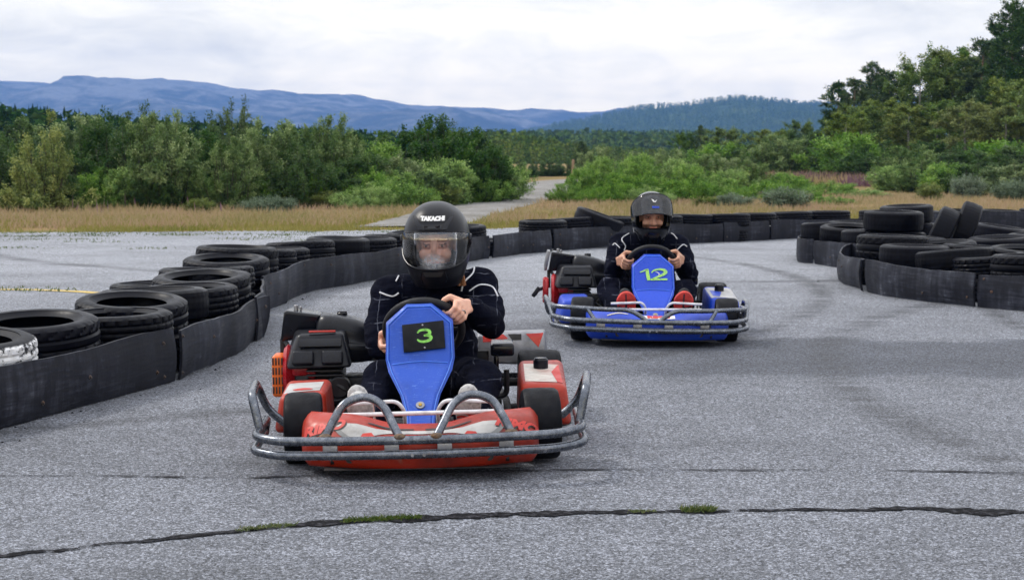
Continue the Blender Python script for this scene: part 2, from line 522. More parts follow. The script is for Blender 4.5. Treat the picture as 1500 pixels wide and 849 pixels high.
# asphalt lot with an uneven far edge
M_asph = mat_asphalt()
ev = []; nx = 160
xs = [-34 + 64 * i / nx for i in range(nx + 1)]
mbA = MB()
vv = []; ff = []
rows = [-12, 3, 6, 9, 12, 16, 20]
for x in xs:
    e = 24.3 + 0.13 * x + 0.35 * mnoise.noise((x * 0.9, 0, 0)) + 0.2 * mnoise.noise((x * 3, 5, 0))
    if x > -1.5: e += 2.2 * sstep(x, -1.5, 3)
    vv += [(x, y, 0.0) for y in rows] + [(x, e, 0.0)]
q = len(rows) + 1
for i in range(nx):
    for j in range(q - 1): ff.append((i * q + j, (i + 1) * q + j, (i + 1) * q + j + 1, i * q + j + 1))
asphalt = struct(mbA.add(vv, ff).build('asphalt', M_asph, smooth=0))

# old joint across the lot in front of the karts
def strip_between(name, pts, wfun, z, mat_, n=14, rag=0.35, seed=1):
    P = crom([G(*p) for p in pts], n); v = []; f = []
    rr = random.Random(seed)
    for i, p in enumerate(P):
        a, b = P[max(0, i - 1)], P[min(len(P) - 1, i + 1)]
        t = (b - a).normalized(); nn = Vector((-t.y, t.x, 0))
        w_ = wfun(i / (len(P) - 1))
        l = w_ * (0.5 + rag * mnoise.noise((p.x * 9, 1.3, seed)) + rag * .6 * mnoise.noise((p.x * 31, 1.3, seed))); r_ = w_ * (0.5 + rag * mnoise.noise((p.x * 9, 7.7, seed)) + rag * .6 * mnoise.noise((p.x * 31, 9.3, seed)))
        wig = 0.012 * mnoise.noise((p.x * 5, 0, seed + 3))
        a_ = p + nn * (l + wig); b_ = p - nn * (r_ - wig)
        v += [(a_.x, a_.y, z), (b_.x, b_.y, z)]
        if i: f.append((2 * i - 2, 2 * i - 1, 2 * i + 1, 2 * i))
    return struct(MB().add(v, f).build(name, mat_, smooth=0))
M_tar = pmat('bitumen_joint', (0.006, 0.006, 0.008), 0.9, var=0.4, scale=40, bump=1.0, bscale=160, dirt=(0.09, 0.09, 0.10), dirt_amt=0.75, dscale=40, spec=.1)
crack_px = [(-420, 880), (-160, 836), (0, 815), (130, 801), (260, 788), (400, 773), (520, 764), (620, 759), (750, 754), (950, 750.5), (1200, 747), (1350, 746), (1420, 748.5), (1500, 752), (1700, 763), (1900, 778)]
strip_between('asphalt_joint', crack_px, lambda s: 0.044 + 0.016 * math.sin(s * 17), 0.004, M_tar, 90, .75)
M_seam = pmat('fine_crack', (0.035, 0.035, 0.04), 0.95, spec=.1, var=0.5, scale=60)
strip_between('asphalt_crack', [(-100, 698), (120, 697), (330, 700), (430, 698), (860, 688), (1000, 689), (1250, 689), (1500, 693), (1650, 697)], lambda s: 0.009 + 0.006 * math.sin(s * 40), 0.004, M_seam, 60, 0.9, 5)
M_yellow = pmat('worn_yellow_paint', (0.50, 0.36, 0.10), 0.8, var=0.2, scale=20, dirt=(0.24, 0.24, 0.25), dirt_amt=1.0, dscale=3.0)
strip_between('painted_line', [(-400, 423), (-60, 424.5), (60, 425), (190, 432), (330, 441)], lambda s: 0.11, 0.004, M_yellow, 20, 0.12, 8)

# gravel road leaving the lot
road_c = [(598, 332, .85), (630, 323.5, .85), (656, 315.5, .82), (690, 307, 0.82), (722, 299, 0.86), (750, 291, .9), (776, 284, .95), (800, 274, 1.2), (822, 267.5, 1.3), (850, 263, 1.2), (900, 259, 1.2)]
P = []; 
for px, py, hw in road_c:
    g = G(px, py); P.append((g.x, g.y, hw))
PC = crom([Vector(p) for p in P], 10)
v = []; f = []
for i, p in enumerate(PC):
    a, b = PC[max(0, i - 1)], PC[min(len(PC) - 1, i + 1)]
    t = Vector((b.x - a.x, b.y - a.y, 0)).normalized(); nn = Vector((-t.y, t.x, 0)); hw = p.z
    for k in range(5):
        s = (k - 2) / 2
        e = hw * s * (1 + 0.12 * mnoise.noise((p.x * .7, p.y * .7, k)))
        qv = Vector((p.x, p.y, 0)) + nn * e
        v.append((qv.x, qv.y, zg(qv.x, qv.y) + 0.028 - 0.022 * abs(s)))
    if i:
        for k in range(4): f.append(((i - 1) * 5 + k, (i - 1) * 5 + k + 1, i * 5 + k + 1, i * 5 + k))
road = struct(MB().add(v, f).build('gravel_road', mat_gravel(), smooth=60))

# ------------------------------------------------------------------ hills
def mat_hill(name, cols, sc1, sc2, bump):
    m, t, b, out = new_mat(name)
    co = t.n('ShaderNodeTexCoord').outputs['Object']
    st = t.n('ShaderNodeMapping', inp={'Vector': co, 'Scale': (1, 1, 2.2)}).outputs[0]
    n = t.math('ADD', t.math('MULTIPLY', t.noise(st, sc1, 9, 0.65, 0.3), 0.65), t.math('MULTIPLY', t.noise(st, sc2, 6, 0.7), 0.35))
    z = t.n('ShaderNodeSeparateXYZ', inp={0: co}).outputs[2]
    n = t.math('ADD', n, t.maprange(z, 60, 240, -0.05, 0.09))
    t.l(t.ramp(n, cols), b.inputs['Base Color']); b.inputs['Roughness'].default_value = 1.0; b.inputs['Specular IOR Level'].default_value = 0.0
    t.l(t.bump(t.noise(co, sc2, 6, 0.7), 0.9, bump), b.inputs['Normal'])
    return m
def hill(name, prof, dist, depth, mat_, amp, fs, seed, base=-6, nx=260, ny=46, front=0.55):
    """ridge whose skyline follows prof (pixel column, pixel row) at the distance of its crest"""
    pts = [(XD(px, dist), ZD(py, dist)) for px, py in prof]
    x0, x1 = pts[0][0], pts[-1][0]
    def crest(x):
        for (a, za), (b_, zb) in zip(pts, pts[1:]):
            if a <= x <= b_:
                s = (x - a) / (b_ - a); s = s * s * (3 - 2 * s); return za * (1 - s) + zb * s
        return pts[-1][1]
    v = []; f = []
    for j in range(ny):
        s = j / (ny - 1) * 1.35
        for i in range(nx):
            x = x0 + (x1 - x0) * i / (nx - 1)
            y = dist - depth + depth * s
            c = crest(x)
            hgt = sstep(s, 0, 1) * 0.55 + 0.45 * s ** 1.3 if s <= 1 else 1 - 0.35 * ((s - 1) / 0.35) ** 1.6
            nz = mnoise.fractal((x * fs, y * fs, seed), 0.9, 2.1, 7) * amp * (0.25 + 0.75 * math.sin(min(1, s) * math.pi) ** .8)
            if s > 0.97: nz *= 0.35
            v.append((x, y, base + (c - base) * hgt + nz))
        if j:
            for i in range(nx - 1): f.append(((j - 1) * nx + i, (j - 1) * nx + i + 1, j * nx + i + 1, j * nx + i))
    return struct(MB().add(v, f).build(name, mat_, smooth=80))
M_fell = mat_hill('fell_heath_and_rock', [(0.30, (0.035, 0.05, 0.022)), (0.46, (0.055, 0.065, 0.03)), (0.53, (0.14, 0.14, 0.10)), (0.61, (0.28, 0.28, 0.25)), (0.74, (0.16, 0.16, 0.12))], 0.005, 0.02, 40)
M_whill = mat_hill('wooded_hillside', [(0.30, (0.025, 0.05, 0.015)), (0.48, (0.05, 0.08, 0.022)), (0.58, (0.10, 0.14, 0.035)), (0.72, (0.16, 0.19, 0.06))], 0.02, 0.11, 6)
fell_prof = [(-1500, 150), (-800, 128), (-300, 122), (0, 119), (60, 120), (92, 124), (130, 121), (170, 113), (215, 117), (262, 117.5), (300, 121), (350, 129), (420, 135), (470, 140), (515, 138), (560, 147), (610, 155), (660, 160), (705, 163), (745, 167), (800, 165.5), (840, 167), (880, 163), (910, 156.5), (935, 160), (1000, 158), (1200, 150), (1600, 140), (2200, 150), (3000, 160)]
hill('mountain_ridge', fell_prof, 5600, 2300, M_fell, 60, 0.0021, 2.0, nx=420, ny=70)
whill_prof = [(560, 236), (700, 215), (790, 194), (815, 186), (850, 180), (880, 174), (905, 167), (935, 161), (965, 159), (1000, 157.5), (1025, 152), (1060, 148), (1090, 148.5), (1130, 151), (1165, 154), (1210, 155), (1300, 152), (1450, 140), (1700, 130), (2100, 150), (2600, 190)]
hill('wooded_hill', whill_prof, 2700, 1200, M_whill, 14, 0.005, 8.0, base=-5)
# ------------------------------------------------------------------ foliage
def mat_leaf(name, cols, trans=0.35, rough=0.55, spec=.35):
    m, t, b, out = new_mat(name)
    at = t.n('ShaderNodeAttribute', attribute_name='tint')
    oi = t.n('ShaderNodeObjectInfo')
    r0 = t.n('ShaderNodeSeparateColor', inp={0: at.outputs['Color']})
    base = t.ramp(r0.outputs[0], [(i / (len(cols) - 1), c) for i, c in enumerate(cols)])
    hs = t.n('ShaderNodeHueSaturation', inp={'Hue': t.maprange(oi.outputs['Random'], 0, 1, 0.488, 0.508), 'Saturation': t.maprange(oi.outputs['Random'], 0, 1, 0.85, 1.15),
             'Value': t.maprange(oi.outputs['Random'], 1, 0, 0.82, 1.2), 'Color': base})
    t.l(hs.outputs[0], b.inputs['Base Color']); b.inputs['Roughness'].default_value = rough
    b.inputs['Specular IOR Level'].default_value = spec
    tr = t.n('ShaderNodeBsdfTranslucent', inp={'Color': hs.outputs[0]})
    mx_ = t.n('ShaderNodeMixShader', inp={0: trans})
    t.l(b.outputs[0], mx_.inputs[1]); t.l(tr.outputs[0], mx_.inputs[2]); t.l(mx_.outputs[0], out.inputs[0])
    return m

def leaf_mesh(name, P, D, L, W, tint, mat_, fold=0.25, rng=NR, nb=None):
    """P base points, D unit directions, L lengths, W widths: one folded diamond leaf each"""
    n = len(P)
    rnd = rng.normal(size=(n, 3)) if nb is None else nb + rng.normal(size=(n, 3)) * .45; S = np.cross(D, rnd); S /= np.linalg.norm(S, axis=1, keepdims=True) + 1e-9
    N = np.cross(S, D)
    mid = P + D * (L[:, None] * 0.45)
    a = mid + S * (W[:, None] / 2) + N * (W[:, None] * fold); c = mid - S * (W[:, None] / 2) + N * (W[:, None] * fold)
    tip = P + D * L[:, None]
    V = np.stack([P, a, tip, c], 1).reshape(-1, 3)
    me = bpy.data.meshes.new(name)
    me.vertices.add(4 * n); me.vertices.foreach_set('co', V.astype(np.float32).ravel())
    me.loops.add(6 * n)
    base = (np.arange(n) * 4)[:, None]
    li = np.concatenate([base + np.array([[0, 1, 2]]), base + np.array([[0, 2, 3]])], 1).ravel()
    me.loops.foreach_set('vertex_index', li.astype(np.int32))
    me.polygons.add(2 * n); me.polygons.foreach_set('loop_start', (np.arange(2 * n) * 3).astype(np.int32))
    me.update()
    at = me.attributes.new('tint', 'FLOAT_COLOR', 'POINT')
    tc = np.repeat(tint, 4); rgba = np.stack([tc, tc, tc, np.ones_like(tc)], 1).astype(np.float32)
    at.data.foreach_set('color', rgba.ravel())
    me.materials.append(mat_); me.validate()
    return me
def unit(a): return a / (np.linalg.norm(a, axis=1, keepdims=True) + 1e-9)

def bush_parts(name, seed, h, w_, mat_l, mat_s, n_leaf=9000, nstem=22, leaf=(0.045, 0.09), asp=0.42, spread=1.0, point=0.5, low=0.04, up=0.55, twigs=9, round_=0.0):
    """many stems from one root stock, twigs on the stems, leaves on the twigs"""
    rg = np.random.default_rng(seed); mb = MB(); segs = []
    for s in range(nstem):
        a = rg.uniform(0, 2 * math.pi); tl = rg.uniform(0.05, 1) ** 0.7 * spread
        reach = w_ / 2 * tl
        top = h * (1 - (1 - point) * tl ** 1.6) * rg.uniform(0.72, 1.03)
        if round_: top = h * math.sqrt(max(0.05, 1 - (tl * 0.93) ** 2)) * rg.uniform(0.78, 1.02)
        d = np.array([math.cos(a), math.sin(a), 0])
        p0 = d * rg.uniform(0.0, 0.22) * w_ * 0.6
        pts = []
        for k in range(6):
            u = k / 5
            p = p0 + d * (reach - np.linalg.norm(p0)) * (u ** 0.52) + np.array([0, 0, top * u ** (1.0 + 0.45 * tl)])
            p = p + rg.normal(size=3) * 0.04 * w_ * u * 0.5
            pts.append(p)
        mb.tube([tuple(p) for p in pts], 0.01, 5, rads=[0.016 * (1 - 0.8 * k / 5) * (0.5 + h / 3) for k in range(6)])
        pts = np.array(pts)
        for k in range(twigs):
            u = (low + (1 - low) * rg.uniform(0, 1) ** 1.35) * 5; i = min(4, int(u)); q = pts[i] * (1 - (u - i)) + pts[i + 1] * (u - i)
            out = q * np.array([1, 1, 0]); out = out / (np.linalg.norm(out) + 1e-6)
            dr = out * rg.uniform(0.1, 0.9) + rg.normal(size=3) * 0.5 + np.array([0, 0, up]); dr /= np.linalg.norm(dr)
            ln = rg.uniform(0.12, 0.34) * (0.45 + 0.25 * w_)
            segs.append((q, dr, ln))
        segs.append((pts[-1] - (pts[-1] - pts[-2]) * 0.3, (pts[-1] - pts[-2]) / np.linalg.norm(pts[-1] - pts[-2]), 0.30 * h * 0.45))
    Q = np.array([s[0] for s in segs]); Dr = np.array([s[1] for s in segs]); Ln = np.array([s[2] for s in segs])
    idx = rg.integers(0, len(segs), n_leaf); u = rg.uniform(0, 1, n_leaf)
    u = u ** .75
    Pp = Q[idx] + Dr[idx] * (Ln[idx] * u)[:, None] + rg.normal(size=(n_leaf, 3)) * 0.042
    Dd = unit(Dr[idx] * 0.7 + rg.normal(size=(n_leaf, 3)) * 0.75 + np.array([0, 0, 0.15]))
    L = rg.uniform(*leaf, n_leaf)
    seg_t = rg.uniform(0, 1, len(segs))
    tint = np.clip(seg_t[idx] * 0.55 + rg.uniform(0, 0.45, n_leaf), 0, 1)
    ok = Pp[:, 2] > 0.01
    cen = np.array([0, 0, h * .35]); bias = unit(unit(Pp - cen) * .8 + Dr[idx] * .3 + np.array([0, 0, .75]))
    me = leaf_mesh(name + '_foliage', Pp[ok], Dd[ok], L[ok], L[ok] * asp, tint[ok], mat_l, rng=rg, nb=bias[ok])
    sm = mb.mesh(name + '_stems'); sm.shade_smooth(); sm.materials.append(mat_s)
    return me, sm

M_bark = pmat('grey_brown_bark', (0.035, 0.028, 0.02), 0.9, var=0.4, scale=30, bump=0.6)
M_pbark = pmat('pine_bark', (0.13, 0.075, 0.045), 0.9, var=0.45, scale=6, bump=0.8, bscale=20, dirt=(0.06, 0.05, 0.045), dirt_amt=0.8)
M_birchbark = pmat('birch_bark', (0.26, 0.25, 0.23), 0.8, var=0.15, scale=9, dirt=(0.03, 0.03, 0.03), dirt_amt=0.9, dscale=7)
L_birch = mat_leaf('birch_leaf', [(0.033, 0.066, 0.008), (0.085, 0.145, 0.017), (0.202, 0.260, 0.042), (0.392, 0.426, 0.111)])
L_green = mat_leaf('willow_leaf', [(0.026, 0.070, 0.009), (0.085, 0.189, 0.026), (0.185, 0.333, 0.055), (0.380, 0.507, 0.134)])
L_grey = mat_leaf('grey_willow_leaf', [(0.029, 0.062, 0.014), (0.075, 0.138, 0.034), (0.186, 0.268, 0.092), (0.434, 0.507, 0.243)])
L_dark = mat_leaf('dark_alder_leaf', [(0.010, 0.034, 0.005), (0.025, 0.072, 0.010), (0.056, 0.130, 0.021), (0.150, 0.234, 0.055)])
L_silver = mat_leaf('silver_willow_leaf', [(0.049, 0.081, 0.042), (0.102, 0.145, 0.086), (0.180, 0.235, 0.156), (0.275, 0.341, 0.253)])
L_pine = mat_leaf('pine_needle', [(0.011, 0.033, 0.007), (0.024, 0.062, 0.012), (0.052, 0.108, 0.020), (0.109, 0.172, 0.036)], 0.15)
L_ltgreen = mat_leaf('young_birch_leaf', [(0.041, 0.075, 0.012), (0.089, 0.133, 0.022), (0.159, 0.206, 0.040), (0.255, 0.286, 0.066)])
L_tree = mat_leaf('broad_tree_leaf', [(0.023, 0.058, 0.007), (0.054, 0.117, 0.013), (0.114, 0.203, 0.024), (0.235, 0.320, 0.053)])

L_thick = mat_leaf('thicket_leaf', [(0.014, 0.042, 0.007), (0.032, 0.082, 0.013), (0.065, 0.128, 0.026), (0.15, 0.215, 0.085)])
L_hill = mat_leaf('hill_leaf', [(0.035, 0.08, 0.014), (0.07, 0.13, 0.02), (0.12, 0.18, 0.03), (0.19, 0.24, 0.055)], .08, .9, 0.0)
L_far = mat_leaf('far_leaf', [(0.022, 0.055, 0.009), (0.04, 0.085, 0.013), (0.065, 0.115, 0.02), (0.10, 0.15, 0.035)], .08, .9, 0.0)
L_farlt = mat_leaf('far_light_leaf', [(0.04, 0.075, 0.014), (0.075, 0.12, 0.022), (0.12, 0.16, 0.035), (0.18, 0.21, 0.055)], .1, .9, 0.0)
L_fardk = mat_leaf('far_dark_leaf', [(0.010, 0.03, 0.009), (0.018, 0.048, 0.012), (0.032, 0.07, 0.017), (0.06, 0.10, 0.03)], .08, .9, 0.0)
BUSH = {}
def bk(key, **kw): BUSH[key] = bush_parts(key, **kw)
bk('birch_a', seed=1, h=2.2, w_=2.0, mat_l=L_birch, mat_s=M_bark, n_leaf=27000, nstem=42, leaf=(0.04, 0.07), asp=0.6, point=0.08)
bk('birch_b', seed=2, h=2.4, w_=2.0, mat_l=L_thick, mat_s=M_bark, n_leaf=29000, nstem=38, leaf=(0.04, 0.075), asp=0.5, point=0.42, round_=0)
bk('sallow_a', seed=3, h=2.0, w_=2.4, mat_l=L_grey, mat_s=M_bark, n_leaf=29000, nstem=40, round_=1, leaf=(0.05, 0.085), asp=0.42, point=0.6)
bk('sallow_b', seed=4, h=2.2, w_=2.0, mat_l=L_grey, mat_s=M_bark, n_leaf=20400, nstem=26, leaf=(0.05, 0.09), asp=0.36, point=0.5)
bk('dark_a', seed=5, h=2.2, w_=2.4, mat_l=L_dark, mat_s=M_bark, n_leaf=30000, nstem=40, leaf=(0.045, 0.08), asp=0.6, round_=1)
bk('green_a', seed=6, h=1.2, w_=1.7, mat_l=L_green, mat_s=M_bark, n_leaf=15300, nstem=30, leaf=(0.045, 0.085), asp=0.4, point=0.6)
bk('green_b', seed=7, h=1.0, w_=1.9, mat_l=L_green, mat_s=M_bark, n_leaf=15300, nstem=34, leaf=(0.04, 0.09), asp=0.34, point=0.5)
bk('silver_a', seed=8, h=0.7, w_=1.1, mat_l=L_silver, mat_s=M_bark, n_leaf=7140, nstem=34, leaf=(0.05, 0.10), asp=0.25, point=0.6, up=0.8)
bk('tuft', seed=9, h=0.9, w_=1.0, mat_l=L_ltgreen, mat_s=M_bark, n_leaf=7650, nstem=26, leaf=(0.05, 0.11), asp=0.28, point=0.5, up=0.9)
BASE = {'birch_a': (2.2, 2.0), 'birch_b': (2.4, 2.0), 'sallow_a': (2.0, 2.4), 'sallow_b': (2.2, 2.0), 'dark_a': (2.2, 2.4), 'green_a': (1.2, 1.7), 'green_b': (1.0, 1.9), 'silver_a': (0.7, 1.1), 'tuft': (0.9, 1.0)}

def bush(kind, px, d, top_py, wpx, label, group='shrubs along the edge of the lot', cat='bush', name='leafy_bush', rz=None):
    fol, st = BUSH[kind]; bh, bw = BASE[kind]
    x = XD(px, d); z = zg(x, d)
    h_ = (ZD(top_py, d) - z) * 1.0; w_ = wpx * d / F
    o = thing(name, label, cat, (x, d, z - 0.02), (0, 0, random.uniform(0, 6.28) if rz is None else rz), group)
    o.scale = (w_ / bw, w_ / bw, h_ / bh)
    link('foliage', fol, fol.materials[0], o); link('stems', st, st.materials[0], o)
    return o

# the thicket on the left, front row then back row
front = [
 ('sallow_a', -190, 35.0, 182, 190, 'broad grey-green shrub outside the left end of the thicket'),
 ('birch_b', -60, 35.5, 170, 170, 'tall shrub at the far left end of the thicket, mostly cut off'),
 ('dark_a', 2, 37.0, 196, 110, 'low dark shrub behind the left side of the pale young birch'),
 ('birch_a', 66, 33.6, 165, 124, 'pale yellow-green young birch, leftmost in front of the thicket'),
 ('birch_b', 120, 36.6, 168, 130, 'green shrub just right of the pale young birch'),
 ('birch_b', 168, 35.8, 160, 130, 'tall green shrub with upright shoots, second right of the pale birch'),
 ('sallow_a', 236, 35.2, 172, 150, 'grey-green willow shrub in the left half of the thicket'),
 ('dark_a', 282, 36.5, 190, 140, 'dark green shrub left of the silvery upright willow'),
 ('sallow_b', 335, 34.6, 196, 96, 'silvery upright willow in front of the dark left thicket'),
 ('sallow_a', 402, 36.4, 182, 150, 'grey-green bushy willow right of the silvery upright willow'),
 ('birch_b', 442, 35.6, 206, 110, 'low green willow in the middle of the left thicket'),
 ('sallow_a', 486, 37.8, 176, 124, 'rounded grey willow with a domed top in the middle of the left thicket'),
 ('birch_b', 540, 37.0, 218, 130, 'low light green shrub under the gap in the left thicket'),
 ('green_a', 556, 38.5, 208, 120, 'yellowish green shrub filling the gap in the left thicket'),
 ('dark_a', 632, 39.5, 172, 150, 'large dark rounded alder standing highest right of the gap'),
 ('dark_a', 688, 40.5, 190, 120, 'dark alder on the right shoulder of the large rounded alder'),
 ('sallow_b', 590, 37.4, 226, 100, 'grey-green willow below the large dark alder'),
 ('green_a', 652, 38.0, 232, 120, 'mid green willow in front of the large dark alder'),
 ('birch_b', 706, 41.0, 214, 110, 'green shrub sloping down at the right end of the thicket'),
 ('green_b', 738, 42.5, 236, 90, 'last low green shrub of the left thicket, beside the gravel road'),
 ('green_b', 700, 40.0, 250, 100, 'low dark green shrub behind the black helmet, near the road'),
]
back = [
 ('dark_a', 20, 41, 176, 170, 'tall dark shrub behind the pale young birch'),
 ('birch_b', 205, 41, 152, 120, 'tall shrub with a thin top shoot, rising behind the left thicket'),
 ('sallow_a', 120, 43, 176, 190, 'broad shrub in the back row left of the thin top shoot'),
 ('birch_b', 300, 42, 166, 150, 'green shrub in the back row over the dark shrub'),
 ('birch_b', 352, 40, 144, 96, 'slim tall birch shoot, highest above the middle of the thicket'),
 ('dark_a', 420, 44, 188, 190, 'dark shrub in the back row left of the domed grey willow'),
 ('dark_a', 520, 47, 192, 170, 'dark shrub behind the gap in the thicket'),
 ('birch_b', 660, 46, 178, 150, 'green shrub peeping over the large dark alder'),
]
for a in front + back: bush(a[0], a[1], a[2] - (1.5 if a in front else .8), a[3], a[4], a[5])
# small silvery plants and weeds at the foot of the thicket
foot = [
 ('silver_a', 398, 31.5, 286, 74, 'silvery low willow in the dry grass below the left thicket'),
 ('silver_a', 372, 32.2, 292, 52, 'small silvery willow left of its larger silvery neighbour'),
 ('tuft', 292, 31.2, 290, 44, 'small green tuft at the foot of the left thicket'),
 ('green_b', 532, 33.2, 270, 96, 'wide pale green willow scrub in front of the thicket, right half'),
 ('tuft', 482, 33.8, 280, 60, 'narrow pale willow scrub left of the wide one'),
 ('green_b', 590, 34.0, 262, 110, 'low green scrub left of the black helmet'),
 ('tuft', 430, 34.2, 276, 60, 'light green weeds between the two silvery willow patches'),
 ('tuft', 232, 33.6, 262, 60, 'leafy green weed in front of the grey-green willow'),
 ('tuft', 640, 35.5, 270, 70, 'green weeds directly above the black helmet'),
]
for a in foot: bush(*a[:5], a[5], group='low plants at the foot of the thicket', name='low_shrub')
# scrub mound on the right of the road
mound = [
 ('green_b', 848, 38, 268, 80, 'lowest green scrub at the left tip of the mound, beside the road'),
 ('green_a', 880, 39, 248, 100, 'green scrub second from the road on the mound'),
 ('green_a', 905, 43, 232, 110, 'bushy willow near the top left of the mound'),
 ('sallow_a', 905, 47, 222, 120, 'highest greyish willow on the mound above the left of the second helmet'),
 ('green_b', 925, 37, 268, 110, 'light green scrub just left of the second helmet'),
 ('green_a', 962, 44, 228, 130, 'green willow on the mound behind the second helmet'),
 ('green_b', 985, 38.5, 256, 120, 'green scrub just right of the second helmet'),
 ('sallow_a', 1012, 46, 224, 130, 'pale grey-green willow on the crest right of the second helmet'),
 ('green_a', 1040, 41, 244, 120, 'green scrub in the middle of the mound'),
 ('sallow_a', 1068, 45, 232, 120, 'greyish willow on the right half of the crest'),
 ('green_b', 1084, 39, 262, 120, 'low scrub between the two silver willows and the crest'),
 ('green_a', 1120, 45, 248, 120, 'green willow where the mound slopes down to the right'),
 ('green_b', 1180, 43, 262, 130, 'low green scrub near the right end of the mound'),
 ('green_b', 1236, 42, 272, 110, 'last low scrub at the right end of the mound'),
 ('silver_a', 1076, 34.0, 282, 62, 'small silver-blue willow right of the second helmet'),
 ('silver_a', 1152, 33.2, 274, 78, 'large round silver willow in the dry grass behind the back barrier'),
 ('tuft', 1040, 34.5, 288, 60, 'pale green tuft left of the small silver-blue willow'),
 ('green_b', 1200, 36.5, 282, 90, 'green tuft right of the large silver willow'),
]
for (k, px, d, top, w_, lab) in mound:
    if k in ('silver_a', 'tuft'): bush(k, px, d, top, w_, lab, group='scrub on the mound right of the road', name='willow_scrub'); continue
    for i, (dx, dd, dt) in enumerate(((-.24, .3, -3), (.25, -.3, 4))):
        bush(k, px + dx * w_, d + dd, top + dt, w_ * .68, lab + (', left twin' if i == 0 else ', right twin'), group='scrub on the mound right of the road', name='willow_scrub')
for i in range(13):
    px = 96 + i * 44
    bush('dark_a' if i % 3 == 0 else ('green_b' if i % 3 == 1 else 'green_a'), px, 32.9 + .0045 * (px - 96) + random.uniform(-.2, .3), 256 + random.uniform(-12, 8), 92, f'low dense green shrub, {ordn(i)} from the left along the foot of the thicket', group='low shrubs along the foot of the thicket', name='low_shrub')
# shrubs below the wood on the right
rr = random.Random(5)
RB = [(1010, 72, 218, 90), (1052, 70, 208, 100), (1096, 70, 206, 100), (1140, 68, 198, 100), (1168, 76, 190, 90), (1196, 68, 202, 100), (1240, 66, 198, 110), (1286, 62, 206, 110),
      (1330, 58, 214, 110), (1372, 60, 206, 110), (1418, 56, 212, 120), (1464, 58, 208, 120), (1512, 56, 206, 120), (1570, 56, 200, 120),
      (1345, 48, 232, 90), (1392, 46, 238, 90), (1436, 45, 236, 90), (1480, 44, 240, 100), (1310, 50, 244, 80), (1530, 45, 236, 100)]
kinds = ['birch_b', 'green_a', 'birch_b', 'sallow_a', 'dark_a']
for i, (px, d, top, w_) in enumerate(RB):
    k = kinds[i % 5] if i < 14 else ['green_a', 'birch_b', 'sallow_b'][i % 3]
    lab = f'green shrub, {ordn(i)} from the left in the row below the right wood' if i < 14 else f'smaller shrub, {ordn(i - 14)} in the front row before the right wood'
    bush(k, px, d, top + rr.uniform(-3, 3), w_ * 1.25, lab, group='shrubs below the wood on the right')
for i, (k, px, d, top, w_) in enumerate([('silver_a', 1418, 41, 256, 54), ('silver_a', 1486, 39, 262, 60), ('tuft', 1362, 40, 268, 44)]):
    bush(k, px, d, top, w_, ['pale silver plant in the meadow before the right wood', 'pale silver plant at the right edge of the picture', 'small green plant left of the pale silver ones before the wood'][i], group='low plants before the right wood', name='low_shrub')

# ------------------------------------------------------------------ trees
def pine_parts(name, seed, h, w_, n=9000, bare=0.25, leaf=(0.16, 0.32), mat_l=None, dens=1.0, ragged=0.5, shape=0.75):
    rg = np.random.default_rng(seed); tr = MB(); lb = MB()
    tr.tube([(0, 0, 0), (0.04, 0.02, h * .3), (-0.05, 0.03, h * .6), (0.02, 0, h * 0.98)], 0.1, 8, rads=[h * .017, h * .014, h * .009, 0.012])
    segs = []
    nb = int(70 * dens)
    for k in range(nb):
        u = bare + (1 - bare) * (k + rg.uniform(0, 1)) / nb
        a = k * 2.4 + rg.uniform(-.5, .5)
        prof = math.sin(min(1, (1 - u) / (1 - bare) * 1.05 + 0.06) * math.pi * shape) ** 0.8
        ln = w_ / 2 * prof * rg.uniform(1 - ragged, 1.08)
        p = np.array([0, 0, h * u]); lift = rg.uniform(-0.05, 0.45) + 0.35 * (u - .5)
        d = np.array([math.cos(a), math.sin(a), lift])
        q = p + d * ln
        lb.tube([tuple(p), tuple(p + d * ln * .5 + np.array([0, 0, -.02 * ln])), tuple(q)], .02, 5, rads=[0.03 * (1.2 - u), 0.02 * (1.2 - u), 0.006])
        for j in range(5):
            s = rg.uniform(0.25, 1)
            dd = d * .6 + rg.normal(size=3) * .5; dd /= np.linalg.norm(dd)
            segs.append((p + d * ln * s, dd, ln * .32 + 0.12))
    segs.append((np.array([0, 0, h * .93]), np.array([0, 0, 1.]), h * .09))
    Q = np.array([s[0] for s in segs]); Dr = np.array([s[1] for s in segs]); Ln = np.array([s[2] for s in segs])
    wts = Ln / Ln.sum(); idx = rg.choice(len(segs), n, p=wts); u = rg.uniform(0, 1, n)
    Pp = Q[idx] + Dr[idx] * (Ln[idx] * u)[:, None] + rg.normal(size=(n, 3)) * 0.05
    Dd = unit(Dr[idx] + rg.normal(size=(n, 3)) * .8 + np.array([0, 0, .35]))
    L = rg.uniform(*leaf, n); st = rg.uniform(0, 1, len(segs))
    me = leaf_mesh(name + '_crown', Pp, Dd, L, L * .30, np.clip(st[idx] * .6 + rg.uniform(0, .4, n), 0, 1), mat_l or L_pine, rng=rg)
    tm = tr.mesh(name + '_trunk'); tm.shade_smooth(); lm = lb.mesh(name + '_limbs'); lm.shade_smooth()
    return me, tm, lm
